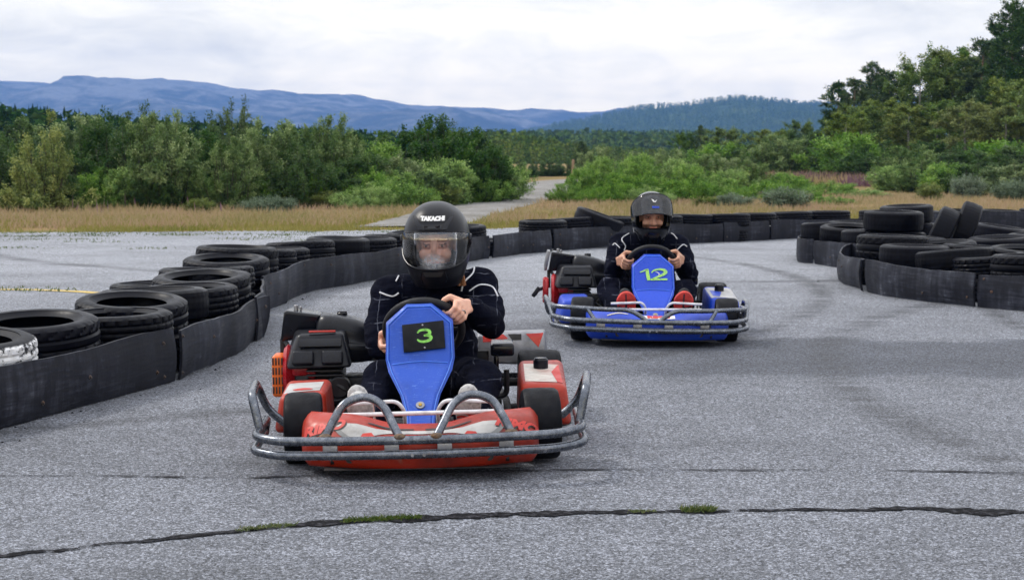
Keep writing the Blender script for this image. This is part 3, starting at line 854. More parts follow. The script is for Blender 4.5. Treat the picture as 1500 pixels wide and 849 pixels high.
def broad_parts(name, seed, h, w_, n=10000, mat_l=None, leaf=(0.10, 0.19), bare=0.22):
    rg = np.random.default_rng(seed); tr = MB(); lb = MB(); segs = []
    tr.tube([(0, 0, 0), (0.05, 0, h * .35), (-0.06, .05, h * .7), (0.0, 0.02, h * .95)], .1, 8, rads=[h * .016, h * .012, h * .007, .01])
    for k in range(34):
        u = bare + (0.97 - bare) * k / 34; a = k * 2.4 + rg.uniform(-.6, .6)
        ln = w_ / 2 * (math.sin(((1 - u) / (1 - bare)) ** .75 * math.pi * .86 + .12)) * rg.uniform(.6, 1.1)
        p = np.array([0, 0, h * u]); d = np.array([math.cos(a), math.sin(a), rg.uniform(.2, .9)])
        pts = [p, p + d * ln * .5, p + d * ln + np.array([0, 0, -.08 * ln])]
        lb.tube([tuple(x) for x in pts], .02, 5, rads=[.04 * (1.2 - u), .022 * (1.2 - u), .007])
        for j in range(11):
            s = rg.uniform(.3, 1.05); dd = d * .5 + rg.normal(size=3) * .7; dd /= np.linalg.norm(dd)
            segs.append((p + d * ln * s, dd, rg.uniform(.25, .6) * (ln * .4 + .35)))
    Q = np.array([s[0] for s in segs]); Dr = np.array([s[1] for s in segs]); Ln = np.array([s[2] for s in segs])
    idx = rg.integers(0, len(segs), n); u = rg.uniform(0, 1, n)
    Pp = Q[idx] + Dr[idx] * (Ln[idx] * u)[:, None] + rg.normal(size=(n, 3)) * .10
    Dd = unit(Dr[idx] * .4 + rg.normal(size=(n, 3)) + np.array([0, 0, -.1])); L = rg.uniform(*leaf, n); st = rg.uniform(0, 1, len(segs))
    me = leaf_mesh(name + '_crown', Pp, Dd, L, L * .62, np.clip(st[idx] * .55 + rg.uniform(0, .45, n), 0, 1), mat_l or L_tree, rng=rg, nb=unit(unit(Pp - np.array([0, 0, h * .45])) * .8 + np.array([0, 0, .75])))
    tm = tr.mesh(name + '_trunk'); tm.shade_smooth(); lm = lb.mesh(name + '_limbs'); lm.shade_smooth()
    return me, tm, lm
TREE = {'pine_a': (pine_parts('pine_a', 21, 9, 4.2, 17000, bare=.12, leaf=(.12,.26), shape=.6), M_pbark, 9, 4.2), 'pine_b': (pine_parts('pine_b', 22, 9, 3.6, 14000, bare=.16, ragged=.6, leaf=(.12,.24), shape=.62), M_pbark, 9, 3.6),
        'spruce': (pine_parts('spruce', 23, 8, 3.4, 11000, bare=.03, ragged=.3, shape=.55), M_pbark, 8, 3.4),
        'broad_a': (broad_parts('broad_a', 24, 8, 5.0, 18000, bare=.1), M_birchbark, 8, 5.0), 'broad_b': (broad_parts('broad_b', 25, 7, 4.2, 17000, L_ltgreen, bare=.1), M_birchbark, 7, 4.2),
        'broad_c': (broad_parts('broad_c', 26, 8, 4.4, 17000, L_birch, bare=.08), M_birchbark, 8, 4.4)}
def tree(kind, px, d, top, wpx, label, group, name=None):
    (cr, tm, lm), bark, bh, bw = TREE[kind]
    x = XD(px, d); z = zg(x, d); h_ = ZD(top, d) - z; w_ = wpx * d / F
    nm = name or {'pine': 'pine_tree', 'spru': 'spruce_tree', 'broa': 'birch_tree'}[kind[:4]]
    o = thing(nm, label, 'tree', (x, d, z - .05), (0, 0, random.uniform(0, 6.28)), group)
    o.scale = (w_ / bw, w_ / bw, h_ / bh)
    link('crown', cr, cr.materials[0], o); t_ = link('trunk', tm, bark, o); link('limb', lm, M_bark, t_)
    return o
TL = [('spruce', 1226, 88, 122, 74, 'dark dense spruce at the left end of the right wood'),
      ('pine_a', 1250, 84, 118, 92, 'dark pine second from the left end of the right wood'),
      ('pine_b', 1274, 88, 94, 76, 'slender pine whose top stands out above the left part of the wood'),
      ('pine_b', 1300, 86, 106, 90, 'thin greyish pine right of the slender tall-topped pine'),
      ('broad_c', 1296, 80, 150, 110, 'olive birch in front of the thin greyish pine'),
      ('broad_a', 1346, 84, 92, 120, 'large green birch in the middle of the right wood'),
      ('pine_a', 1326, 94, 112, 90, 'dark pine behind the large green birch'),
      ('broad_b', 1392, 86, 84, 130, 'bright yellow-green birch right of the large green birch'),
      ('broad_a', 1372, 76, 150, 96, 'lower birch in front of the bright yellow-green one'),
      ('broad_b', 1412, 72, 156, 96, 'rounded light birch with a pale trunk before the tall pines'),
      ('pine_a', 1436, 84, 62, 120, 'tall dark pine left of the highest pine'),
      ('pine_b', 1478, 80, 6, 110, 'highest pine, its top near the upper right corner'),
      ('pine_a', 1504, 78, 14, 140, 'broad pine cut off by the right edge of the picture'),
      ('pine_a', 1462, 90, 40, 130, 'dark pine behind the highest pine'),
      ('pine_b', 1560, 84, -10, 130, 'pine just outside the right edge'),
      ('broad_a', 1432, 96, 90, 120, 'birch behind the tall dark pine'),
      ('broad_c', 1490, 74, 120, 120, 'olive birch low in front of the highest pine'),
      ('pine_a', 1640, 80, 10, 150, 'broad pine beyond the right edge'),
      ('broad_a', 1262, 78, 158, 100, 'low birch under the slender tall-topped pine'),
      ('spruce', 1288, 92, 112, 84, 'dark spruce between the two slender pines'),
      ('broad_c', 1330, 76, 158, 100, 'low olive birch under the large green birch'),
      ('broad_a', 1408, 90, 74, 120, 'dark green birch behind the bright yellow-green one'),
      ('spruce', 1450, 78, 118, 100, 'dark spruce below the highest pine'),
      ('broad_b', 1470, 70, 160, 110, 'light birch at the foot of the highest pine'),
      ('broad_a', 1520, 70, 120, 130, 'green birch at the right edge under the broad pine'),
      ('spruce', 1376, 92, 100, 90, 'dark spruce behind the lower birch in the middle of the wood'),
      ('pine_a', 1496, 94, 30, 140, 'rearmost dark pine near the right edge'),
      ('broad_c', 1238, 74, 168, 90, 'low olive birch at the left end of the right wood')]
for a in TL: tree(*a[:5], a[5], 'trees of the wood on the right')
for a in [('spruce', 852, 92, 207, 30, 'small dark spruce beside the wooden post at the road bend'),
          ('spruce', 1026, 95, 184, 26, 'narrow dark spruce, the taller of the pair above the mound'),
          ('spruce', 1010, 97, 196, 30, 'shorter dark spruce left of the narrow one above the mound'),
          ('broad_a', 996, 92, 196, 34, 'dark birch left of the pair of spruces above the mound'),
          ('broad_a', 1062, 84, 188, 70, 'rounded birch right of the pair of spruces above the mound'),
          ('broad_c', 1120, 88, 192, 70, 'birch over the row of shrubs left of the wood'),
          ('broad_a', 1172, 92, 178, 60, 'dark rounded birch just left of the wood')]:
    tree(*a[:5], a[5], 'scattered trees in the middle distance')
# low bushes at the bend of the road
for i, (px, d, top, w_) in enumerate([(772, 80, 236, 50), (800, 84, 234, 56), (828, 86, 236, 50), (862, 84, 238, 46), (884, 88, 238, 50), (748, 78, 240, 46), (915, 84, 232, 70), (960, 86, 230, 80)]):
    bush('dark_a' if i % 2 else 'birch_b', px, d, top, w_, f'dark bush, {ordn(i)} of those beyond the bend of the gravel road', group='bushes beyond the bend of the road')

# the far wood: one mass of many hundred trees
def far_wood(name, specs, mat_, seed, label):
    rg = np.random.default_rng(seed); Ps = []; Ds = []; Ls = []; Ws = []; Ts = []
    for (x, y, z, h_, conif) in specs:
        n = 46 if conif else 60
        u = rg.uniform(0.06, 1, n) ** 1.15
        rad = h_ * (0.20 * (1 - u) + 0.012 if conif else 0.30 * np.sqrt(np.clip(1 - (2 * u - 1.05) ** 2, .02, 1)))
        a = rg.uniform(0, 2 * math.pi, n); rr_ = rad * rg.uniform(0.25, 1, n)
        P_ = np.stack([x + np.cos(a) * rr_ * .8, y + np.sin(a) * rr_ * .8, z + h_ * u * .95], 1)
        D_ = np.stack([np.cos(a), np.sin(a), rg.uniform(-.5, .3, n) if conif else rg.uniform(-.4, 1, n)], 1)
        Ps.append(P_); Ds.append(unit(D_)); L_ = h_ * rg.uniform(.10, .17, n); Ls.append(L_); Ws.append(L_ * .85)
        Ts.append(np.clip(rg.uniform(0, 1) * .6 + rg.uniform(0, .4, n), 0, 1))
        if conif:
            Ps.append(np.array([[x, y, z + h_ * .8]])); Ds.append(np.array([[0, 0, 1.]])); Ls.append(np.array([h_ * .24])); Ws.append(np.array([h_ * .06])); Ts.append(np.array([.2]))
    me = leaf_mesh(name, np.concatenate(Ps), np.concatenate(Ds), np.concatenate(Ls), np.concatenate(Ws), np.concatenate(Ts), mat_, rng=rg)
    return struct(link(name, me, mat_), 'stuff', label, 'forest')
rg = random.Random(3)
def interp(tab, x):
    for (a, b), (c, d) in zip(tab, tab[1:]):
        if a <= x <= c: return b + (d - b) * (x - a) / (c - a)
    return tab[0][1] if x < tab[0][0] else tab[-1][1]
sp = []
top1 = [(-300, 138), (0, 148), (40, 152), (70, 160), (100, 160), (150, 166), (250, 172), (330, 176), (420, 184), (520, 190), (560, 192), (620, 196), (700, 196)]
for _ in range(620):
    px = rg.uniform(-420, 700); d = rg.uniform(120, 210); x = XD(px, d); z = zg(x, d)
    h_ = (ZD(interp(top1, px), d) - z) * rg.uniform(.72, 1.03)
    sp.append((x, d, z, h_, rg.random() < .85))
far_wood('far_spruce_wood', sp, L_fardk, 31, 'dark spruce wood far behind the left thicket')
sp = []
top2 = [(480, 196), (560, 192), (640, 192), (720, 190), (770, 193), (800, 199), (840, 206), (900, 214), (960, 216), (1010, 220), (1100, 224)]
for _ in range(700):
    px = rg.uniform(460, 1120); d = rg.uniform(210, 330); x = XD(px, d); z = zg(x, d)
    top = interp(top2, px) + (d < 250) * 10
    sp.append((x, d, z, (ZD(top, d) - z) * rg.uniform(.72, 1.04), rg.random() < .5))
far_wood('far_mixed_wood', sp, L_farlt, 32, 'yellow-green mixed wood far away in the middle')
sp = []
for _ in range(900):
    px = rg.uniform(700, 1300); d = rg.uniform(420, 900); x = XD(px, d); z = zg(x, d) - 1
    sp.append((x, d, z, rg.uniform(5, 8) + (d - 420) * .014 + 3, rg.random() < .6))
far_wood('far_valley_wood', sp, L_far, 33, 'valley wood at the foot of the blue hill')
# trees on the wooded hill
hl = bpy.data.objects['wooded_hill']
hb = bvh_of(hl); sp = []
for _ in range(6000):
    px = rg.uniform(760, 1330); d = rg.uniform(1600, 2760); x = XD(px, d)
    hit = hb.ray_cast(Vector((x, d, 400)), Vector((0, 0, -1)))
    if hit[0] is not None: sp.append((x, d, hit[0].z - .4, rg.uniform(6, 11), rg.random() < .75))
far_wood('hillside_wood', sp, L_hill, 34, 'trees covering the blue hill on the right')

# ------------------------------------------------------------------ grass
def grass_patch(name, pts, hgt, mat_, label, seed, lean=.35, wd=.012, kind='stuff'):
    rg_ = np.random.default_rng(seed); n = len(pts); P_ = np.array(pts)
    D_ = unit(np.stack([rg_.normal(0, lean, n), rg_.normal(0, lean, n), np.ones(n)], 1))
    L_ = hgt * rg_.uniform(.4, 1.1, n)
    patch = np.array([.5 + .5 * mnoise.noise((p[0] * .6, p[1] * .35, seed)) for p in pts])
    me = leaf_mesh(name, P_, D_, L_, np.full(n, wd) * rg_.uniform(.7, 1.5, n), np.clip(patch * .6 + rg_.uniform(0, .4, n), 0, 1), mat_, fold=.1, rng=rg_)
    return struct(link(name, me, mat_), kind, label, 'grass')
L_dry = mat_leaf('dry_grass', [(0.16, 0.18, 0.045), (0.28, 0.235, 0.095), (0.36, 0.26, 0.15), (0.33, 0.205, 0.145)], .3, .7)
L_short = mat_leaf('short_green_grass', [(0.11, 0.145, 0.025), (0.21, 0.21, 0.045), (0.29, 0.25, 0.075), (0.16, 0.175, 0.04)], .3, .7)
L_weed = mat_leaf('weed', [(0.035, 0.065, 0.012), (0.06, 0.10, 0.02), (0.10, 0.135, 0.03), (0.16, 0.17, 0.05)], .3, .7)
L_fire = mat_leaf('fireweed', [(0.12, 0.13, 0.06), (0.16, 0.12, 0.10), (0.22, 0.12, 0.17), (0.17, 0.15, 0.10)], .3, .7)
from mathutils.geometry import intersect_point_tri_2d
def road_dist(x, y):
    return min(math.hypot(x - p.x, y - p.y) - p.z for p in PC[::3])
def edge(x):
    e = 24.3 + 0.13 * x + 0.35 * mnoise.noise((x * 0.9, 0, 0)) + 0.2 * mnoise.noise((x * 3, 5, 0))
    if x > -1.5: e += 2.2 * sstep(x, -1.5, 3)
    return e
pts = []
while len(pts) < 52000:
    y = rg.uniform(24, 44); x = rg.uniform(-.36 * y - 1, .36 * y + 2)
    if y > 33.2 + .05 * x and x < .5 and rg.random() < .85: continue
    if y < edge(x) + 1.0 + 1.2 * mnoise.noise((x * .5, 2, 0)) or road_dist(x, y) < 0.1: continue
    if rg.random() > .3 + 1.0 * (.5 + mnoise.noise((x * .5, y * .3, 1))): continue
    pts.append((x, y, zg(x, y) - .02))
grass_patch('dry_grass', pts, .21, L_dry, 'dry tan grass between the lot and the thicket', 41, wd=.012, lean=.5)
pts = []
while len(pts) < 42000:
    y = rg.uniform(23, 33); x = rg.uniform(-.36 * y - 1, .36 * y + 2); e = edge(x)
    if y < e - .25 or y > e + 5.5 or road_dist(x, y) < 0.0: continue
    if rg.random() > .55 + .9 * mnoise.noise((x * .8, y * .8, 3)): continue
    pts.append((x, y, zg(x, y) - .01))
grass_patch('short_grass', pts, .11, L_short, 'short yellow-green grass along the edge of the lot', 42, wd=.014)
pts = []
while len(pts) < 26000:
    y = rg.uniform(58, 112); x = rg.uniform(XD(1040, y), XD(1420, y))
    if mnoise.noise((x * .2, y * .12, 9)) < -.25: continue
    pts.append((x, y, zg(x, y) - .02))
grass_patch('meadow_grass', pts, .5, L_dry, 'dry meadow behind the mound on the right', 43, wd=.03)
pts = []
while len(pts) < 1500:
    y = rg.uniform(55, 66); x = rg.uniform(XD(1118, y), XD(1290, y))
    if mnoise.noise((x * .4, y * .4, 19)) < -.05: continue
    pts.append((x, y, zg(x, y)))
grass_patch('fireweed', pts, .5, L_fire, 'faded purple fireweed in the meadow on the right', 44, wd=.05)
pts = []
for px, py in [(150, 318), (330, 300), (120, 312), (205, 306), (300, 306), (365, 302), (15, 305), (318, 312), (560, 300), (420, 296)]:
    c = G(px, py)
    for _ in range(4): pts.append((c.x + rg.gauss(0, .3), c.y + rg.gauss(0, .3), .0))
grass_patch('wild_fireweed', pts, .42, L_fire, 'pinkish fireweed stalks before the left thicket', 45, wd=.026, lean=.12)
# weeds that broke through the pavement near its far edge
pts = []
spots = [(rg.uniform(-40, 690), 341 + abs(rg.gauss(0, 6))) for _ in range(46)] + [(30, 352), (250, 345), (265, 345), (280, 344), (20, 364), (200, 365), (225, 365), (430, 345), (500, 342), (520, 352), (27, 426), (68, 427), (42, 424), (640, 344), (560, 340), (590, 338)]
for px, py in spots:
    c = G(px, py); s = rg.uniform(.04, .22)
    if c.y > 26: continue
    for _ in range(int(26 * s / .1)): pts.append((c.x + rg.gauss(0, s * 1.3), c.y + rg.gauss(0, s * .5), 0.0))
grass_patch('pavement_weeds', pts, .045, L_weed, 'small weeds growing through the pavement', 46, lean=.9, wd=.010)
# tufts in the joint
for i, (x0, x1, yy, n, hh, lab) in enumerate([(350, 432, 772, 300, .014, 'thin green tuft in the joint, left of its longest grassy stretch'), (505, 615, 762, 700, .015, 'longest low strip of mossy grass in the joint below the red kart'),
                                  (922, 958, 751, 110, .010, 'faint yellowish tuft in the joint'), (1000, 1046, 750.5, 340, .026, 'rightmost and brightest green tuft in the joint')]):
    c = G((x0 + x1) / 2, yy); pts = []
    for _ in range(n):
        s = rg.uniform(0, 1); px = x0 + (x1 - x0) * s
        jy = interp([(130, 801), (260, 788), (400, 773), (520, 764), (620, 759), (750, 754), (950, 750.5), (1200, 747)], px)
        g = G(px, jy); pts.append((g.x - c.x + rg.gauss(0, .006), g.y - c.y + rg.gauss(0, .012), .004))
    rg_ = np.random.default_rng(50 + i); m_ = len(pts)
    me = leaf_mesh('grass_tuft', np.array(pts), unit(np.stack([rg_.normal(0, 1.1, m_), rg_.normal(0, .8, m_), np.ones(m_)], 1)), hh * rg_.uniform(.4, 1.25, m_), np.full(m_, .0036), rg_.uniform(0, 1, m_), L_weed, rng=rg_)
    tag(link('grass_tuft', me, L_weed, loc=(c.x, c.y, 0)), lab, 'grass', 'grass tufts in the pavement joint')
# wooden post by the road bend
pd = 76.0; xp = XD(839, pd)
M_wood = pmat('weathered_wood', (0.26, 0.17, 0.10), 0.85, var=.3, scale=20, bump=.4)
tag(MB().cyl((0, 0, 0), (0.02, 0, ZD(233, pd) - zg(xp, pd)), .075, 10, .01, r1=.062).build('wooden_post', M_wood, loc=(xp, pd, zg(xp, pd) - .02)), 'thin bare wooden post at the bend of the gravel road', 'post')
# ------------------------------------------------------------------ tyres
def mat_rubber(name, base, rough, pale=(0.16, 0.16, 0.17), amt=0.5, white=0.0, stretch=1.0):
    m, t, b, out = new_mat(name)
    co = t.n('ShaderNodeTexCoord').outputs['Object']
    oi = t.n('ShaderNodeObjectInfo').outputs['Random']
    off = t.n('ShaderNodeVectorMath', operation='ADD', inp={0: co, 1: t.n('ShaderNodeCombineXYZ', inp={0: t.math('MULTIPLY', oi, 40), 1: 0.0, 2: 0.0}).outputs[0]}).outputs[0]
    n = t.noise(off, 7, 8, 0.68, 0.3); n2 = t.noise(off, 2.2, 5)
    val = t.maprange(oi, 0, 1, 0.75, 1.35)
    c = t.mix(1.0, (*base, 1), t.n('ShaderNodeCombineColor', inp={0: val, 1: val, 2: val}).outputs[0], 'MULTIPLY')
    c = t.mix(t.maprange(t.math('ADD', t.math('MULTIPLY', n, .6), t.math('MULTIPLY', n2, .4)), .45, .72, 0, amt), c, (*pale, 1))
    if white:
        geo = t.n('ShaderNodeSeparateXYZ', inp={0: co}).outputs
        rr_ = t.math('SQRT', t.math('ADD', t.math('MULTIPLY', geo[0], geo[0]), t.math('MULTIPLY', geo[1], geo[1])))
        wm = t.math('MULTIPLY', t.maprange(rr_, .270, .279, 0, 1), t.maprange(t.noise(co, 16, 6, .7), .50, .57, 1, 0))
        c = t.mix(wm, c, (0.72, 0.72, 0.73, 1))
    t.l(c, b.inputs['Base Color'])
    t.l(t.maprange(n, .3, .7, rough - .12, rough + .2), b.inputs['Roughness'])
    b.inputs['Specular IOR Level'].default_value = 0.09
    t.l(t.bump(t.noise(off, 55, 5), .25, .003), b.inputs['Normal'])
    return m
M_tyre = mat_rubber('old_tyre_rubber', (0.0018, 0.0021, 0.0046), .40, (0.011, 0.012, 0.018), .4)
M_tyre_w = mat_rubber('white_painted_tyre', (0.014, 0.0145, 0.017), .50, (0.07, 0.07, 0.075), .4, white=1)

def tyre_mesh(name, Ro, w_, style, seed):
    """car tyre lying flat: tread blocks, shoulders, side walls, beads and the hollow inside"""
    h = w_ / 2; ri = Ro * .62; nseg = 168; rg_ = random.Random(seed)
    pf = []  # (r, z, kind)
    nt = 13
    for k in range(nt):
        z = -h * .80 + 1.6 * h * k / (nt - 1)
        pf.append((Ro - .010 * (abs(z) / h) ** 2.5, z, 't'))
    pf += [(Ro - .018, h * .90, 's'), (Ro - .032, h * .975, 'n'), (Ro - .055, h, 'n'), (Ro - .075, h * .985, 'n'), (Ro * .74, h * .93, 'n'), (ri + .016, h * .80, 'n'), (ri, h * .72, 'n'), (ri + .012, h * .64, 'n'),
           (Ro * .78, h * .80, 'n'), (Ro - .035, h * .72, 'n'), (Ro - .018, 0, 'n')]
    up = pf[nt:]
    full = pf + [(r, -z, k) for r, z, k in up[:-1][::-1]]
    q = len(full); v = []; f = []
    for i in range(nseg):
        a = 2 * math.pi * i / nseg
        for j, (r, z, k) in enumerate(full):
            if k == 't':
                if style == 0:
                    g = j in (4, 8); ph = (i + (j * 2 if j < 6 else -j * 2)) % 7
                    if g or (ph == 0 and j not in (5, 6, 7)): r -= .007
                elif style == 1:
                    if j in (3, 6, 9): r -= .007
                    elif (i + j // 3 * 2) % 6 == 0: r -= .006
                else:
                    if j in (3, 9): r -= .003
                    elif (i + (j % 2)) % 4 == 0: r -= .0022
            elif k == 's' and style < 2 and (i % 4 == 0): r -= .005
            v.append((r * math.cos(a), r * math.sin(a), z))
    for i in range(nseg):
        for j in range(q):
            k = (j + 1) % q; i2 = (i + 1) % nseg
            f.append((i * q + j, i2 * q + j, i2 * q + k, i * q + k))
    me = MB().add(v, f).mesh(name); me.shade_smooth(); me.set_sharp_from_angle(angle=R(28)); me.materials.append(M_tyre)
    return me
TM = [tyre_mesh('car_tyre_tread', .305, .185, 0, 1), tyre_mesh('car_tyre_block', .29, .175, 1, 2), tyre_mesh('car_tyre_worn', .30, .19, 2, 3), tyre_mesh('van_tyre', .31, .21, 0, 4)]
TW = [.185, .175, .19, .21]
tw_me = TM[1].copy(); tw_me.materials.clear(); tw_me.materials.append(M_tyre_w)
rt = random.Random(77); tilt_mean = .0
def tyre(x, y, z0, label, group, k=None, tilt=None, me=None):
    k = rt.randrange(3) if k is None else k
    o = link('car_tyre', me or TM[k], M_tyre)
    o.location = (x, y, z0 + TW[k] / 2)
    o.rotation_euler = tilt or (0, 0, 0)
    if not tilt:
        o.rotation_mode = 'XYZ'; tz = rt.uniform(0, 6.28); tx, ty = rt.gauss(tilt_mean, .035), rt.gauss(0, .035)
        o.rotation_euler = (Euler((tx, ty, 0)).to_matrix() @ Euler((0, 0, tz)).to_matrix()).to_euler()
    q_ = rt.uniform(.94, 1.04); o.scale = (q_, rt.uniform(.95, 1.04), rt.uniform(.90, 1.05))
    tag(o, label, 'tyre', group); return TW[k]

def path_xy(px):
    return [G(*p).xy for p in px]
def resample(P, step, start=0.0):
    P = [Vector((*p, 0)) for p in P]; out = []; acc = start
    for a, b in zip(P, P[1:]):
        L = (b - a).length; t = (b - a) / L
        while acc <= L: out.append((a + t * acc, t.copy())); acc += step
        acc -= L
    return out

left_px = [(-330, 730), (-180, 672), (0, 629), (130, 594), (260, 557), (330, 523), (370, 500), (381, 478), (386, 459), (408, 446.5), (432, 435.5), (470, 424.5), (540, 412), (600, 402.5)]
back_px = [(600, 402.5), (650, 392), (700, 381), (760, 374), (815, 368), (880, 363), (950, 359.5), (1020, 357), (1090, 354), (1170, 349.5), (1250, 347.5), (1330, 347), (1420, 346), (1520, 345), (1640, 344)]
isl_px = [(1480, 380), (1330, 384), (1235, 391), (1192, 385), (1168, 382)]
near_px = [(1234, 411), (1250, 420), (1266, 427), (1300, 434), (1360, 442), (1430, 450), (1500, 456), (1600, 463), (1720, 470)]

# ------------------------------------------------------------------ rubber belting nailed round the stacks
def mat_belt():
    m, t, b, out = new_mat('conveyor_belting')
    co = t.n('ShaderNodeTexCoord').outputs['Object']
    n = t.noise(co, 2.4, 8, .66, .5)
    sx = t.n('ShaderNodeMapping', inp={'Vector': co, 'Scale': (2.0, 2.0, 26)}).outputs[0]
    n2 = t.noise(sx, 2.2, 6, .68, .3)
    sy = t.n('ShaderNodeMapping', inp={'Vector': co, 'Scale': (20, 20, 1.6)}).outputs[0]
    n3 = t.noise(sy, 1.2, 5, .6)
    s = t.math('ADD', t.math('MULTIPLY', n, .45), t.math('ADD', t.math('MULTIPLY', n2, .33), t.math('MULTIPLY', n3, .22)))
    c = t.ramp(s, [(.38, (.004, .0046, .008)), (.49, (.0095, .0105, .017)), (.57, (.033, .036, .050)), (.68, (.17, .175, .20))])
    t.l(c, b.inputs['Base Color']); t.l(t.ramp(n2, [(.3, .38), (.7, .72)]), b.inputs['Roughness'])
    b.inputs['Specular IOR Level'].default_value = .2
    t.l(t.bump(s, .45, .008), b.inputs['Normal'])
    return m
M_belt = mat_belt()
M_bolt = pmat('rusty_bolt', (0.09, 0.075, 0.07), .45, metal=.8, dirt=(.28, .12, .04), dirt_amt=.8, dscale=60)
def belt(P, label, h=.25, seed=0, thick=.014, wav=.018, bolts=(), curl=(0, 0), top_dip=.022, group='rubber belts along the tyre barriers'):
    """one length of belting standing on edge along the ground points P"""
    C_ = crom([Vector((p[0], p[1], 0)) for p in P], 10); n = len(C_)
    if n < 24:
        C_ = crom(C_, max(2, 30 // n)); n = len(C_)
    o0 = C_[0].copy(); nz = 9; front = []; backv = []
    for i, p in enumerate(C_):
        a, b = C_[max(0, i - 1)], C_[min(n - 1, i + 1)]
        t = (b - a).normalized(); nn = Vector((t.y, -t.x, 0))   # towards the track
        rowF = []; rowB = []
        u = i / (n - 1)
        for k in range(nz):
            s = k / (nz - 1)
            off = wav * mnoise.noise((p.x * 1.9, p.y * 1.9, seed + s * .5)) + .010 * mnoise.noise((p.x * 6, p.y * 6, seed + s)) + .012 * math.sin(s * math.pi)
            e = (curl[0] * max(0, 1 - u * (n - 1) * .12) ** 2 + curl[1] * max(0, 1 - (1 - u) * (n - 1) * .12) ** 2)
            off += e * (.4 + .6 * s)
            hh = (h + top_dip * mnoise.noise((p.x * 1.1, p.y * 1.1, seed + 9)) + .004 * mnoise.noise((p.x * 9, p.y * 9, seed)))
            zb = .004 + .010 * max(0, mnoise.noise((p.x * 2.2, p.y * 2.2, seed + 20)))
            z = zb + (hh - zb) * s
            qv = p - o0 + nn * off
            rowF.append(qv + Vector((0, 0, z))); rowB.append(qv - nn * thick + Vector((0, 0, z)))
        front.append(rowF + rowB[::-1])
    root_me = MB().loft(front).mesh('belt'); root_me.shade_smooth(); root_me.set_sharp_from_angle(angle=R(40))
    o = link('rubber_belt', root_me, M_belt, loc=o0); tag(o, label, 'rubber belt', group)
    for u, s in bolts:
        i = min(n - 1, max(0, round(u * (n - 1)))); a, b = front[max(0, i - 1)], front[min(n - 1, i + 1)]
        k = round(s * (nz - 1)); c = front[i][k]; t = (b[k] - a[k]).normalized(); nn = Vector((t.y, -t.x, 0))
        MB().cyl(c - nn * .002, c + nn * .003, .011, 14, .001).cyl(c + nn * .002, c + nn * .009, .006, 6, .001).build('bolt', M_bolt, o)
    return o
def sub(P, a, b):
    """points of a pixel path between path parameters"""
    C_ = crom([Vector((*p, 0)) for p in P], 12); n = len(C_)
    return [G(C_[round((a + (b - a) * k / 7) * (n - 1))].x, C_[round((a + (b - a) * k / 7) * (n - 1))].y) for k in range(8)]
belt([G(-330, 730), G(-180, 672), G(-60, 643), G(0, 629), G(130, 594), G(256, 558.5)], 'nearest long dark belt at the left edge, lowest in the picture', seed=1, bolts=[(.94, .3), (.80, .5), (.97, .8), (.97, .15), (.70, .3)], h=.255)
belt([G(261, 556.5), G(300, 541), G(340, 521), G(374, 500), G(384, 494)], 'second left belt from the left edge, curving between two dark gaps', seed=2, bolts=[(.02, .82), (.02, .12), (.3, .6), (.75, .5), (.9, .8)], wav=.03, curl=(.015, .03))
belt([G(377, 500), G(389, 488), G(388, 476), G(384, 463)], 'short flared end piece of belt beside the black airbox of the red kart', seed=3, curl=(.0, .02), h=.26, bolts=[(.5, .7)])
belt([G(388, 458.5), G(398, 453.5), G(408, 448.5), G(418, 444)], 'small pale belt behind the flared end piece, left barrier', seed=4, h=.255, bolts=[(.3, .8), (.6, .4)])
belt([G(408, 446), G(420, 443), G(432, 436), G(446, 430), G(470, 424.5), G(500, 419), G(540, 412.5), G(575, 406.5), G(604, 402)], 'long bent belt of the left barrier running to the black helmet', seed=5, wav=.035, bolts=[(.06, .85), (.35, .85), (.55, .8), (.9, .8)], h=.26)
belt([G(606, 401.5), G(650, 391.5), G(700, 381), G(717, 379)], 'belt right behind the helmet of the driver of the red kart', seed=6, bolts=[(.95, .5)])
belt([G(722, 378), G(760, 373), G(806, 368.8)], 'belt between two dark seams left of the blue kart', seed=7, bolts=[(.3, .4), (.55, .35), (.7, .4)])
belt([G(812, 368), G(870, 363.5), G(930, 360), G(975, 358.3)], 'dark belt behind the driver of the blue kart', seed=8, bolts=[(.05, .8), (.05, .25), (.45, .6)])
belt([G(978, 358), G(1020, 356.5), G(1058, 355)], 'belt just right of the second helmet on the back barrier', seed=9, bolts=[(.5, .3)], h=.245)
belt([G(1061, 355), G(1090, 353.7), G(1126, 351.8)], 'middle belt of the back barrier right of the second helmet', seed=10, bolts=[(.1, .3)], h=.255)
belt([G(1129, 351.6), G(1180, 349.2), G(1262, 347)], 'belt of the back barrier partly hidden by the grey end belts', seed=11, h=.25)
belt([G(1266, 347), G(1400, 346.5), G(1520, 345.5), G(1640, 344)], 'last dark belt at the far right of the back barrier', seed=12, h=.33)
belt([G(1196, 372), G(1176, 374.5), G(1168.5, 379), G(1169, 383.5), G(1178, 385.6), G(1190, 386.4)], 'small pale grey end belt at the tip of the island, farther back', seed=13, wav=.01, h=.235)
belt([G(1194, 387), G(1214, 390), G(1240, 394), G(1275, 399)], 'pale grey belt right of the small end belt on the island', seed=14, bolts=[(.4, .4)], h=.25, curl=(.02, 0))
belt([G(1252, 393), G(1236, 399), G(1229, 405), G(1231, 412), G(1243, 418), G(1258, 423), G(1267, 426.5)], 'creased grey belt bent round the nearer tip of the island', seed=15, wav=.05, h=.25, curl=(0, .04), bolts=[(.5, .7), (.62, .6)])
belt([G(1271, 428), G(1300, 434.5), G(1360, 442), G(1428, 450)], 'long scuffed belt with pale scrapes at the front of the island', seed=16, bolts=[(.62, .3), (.93, .2)], h=.255, curl=(.03, 0))
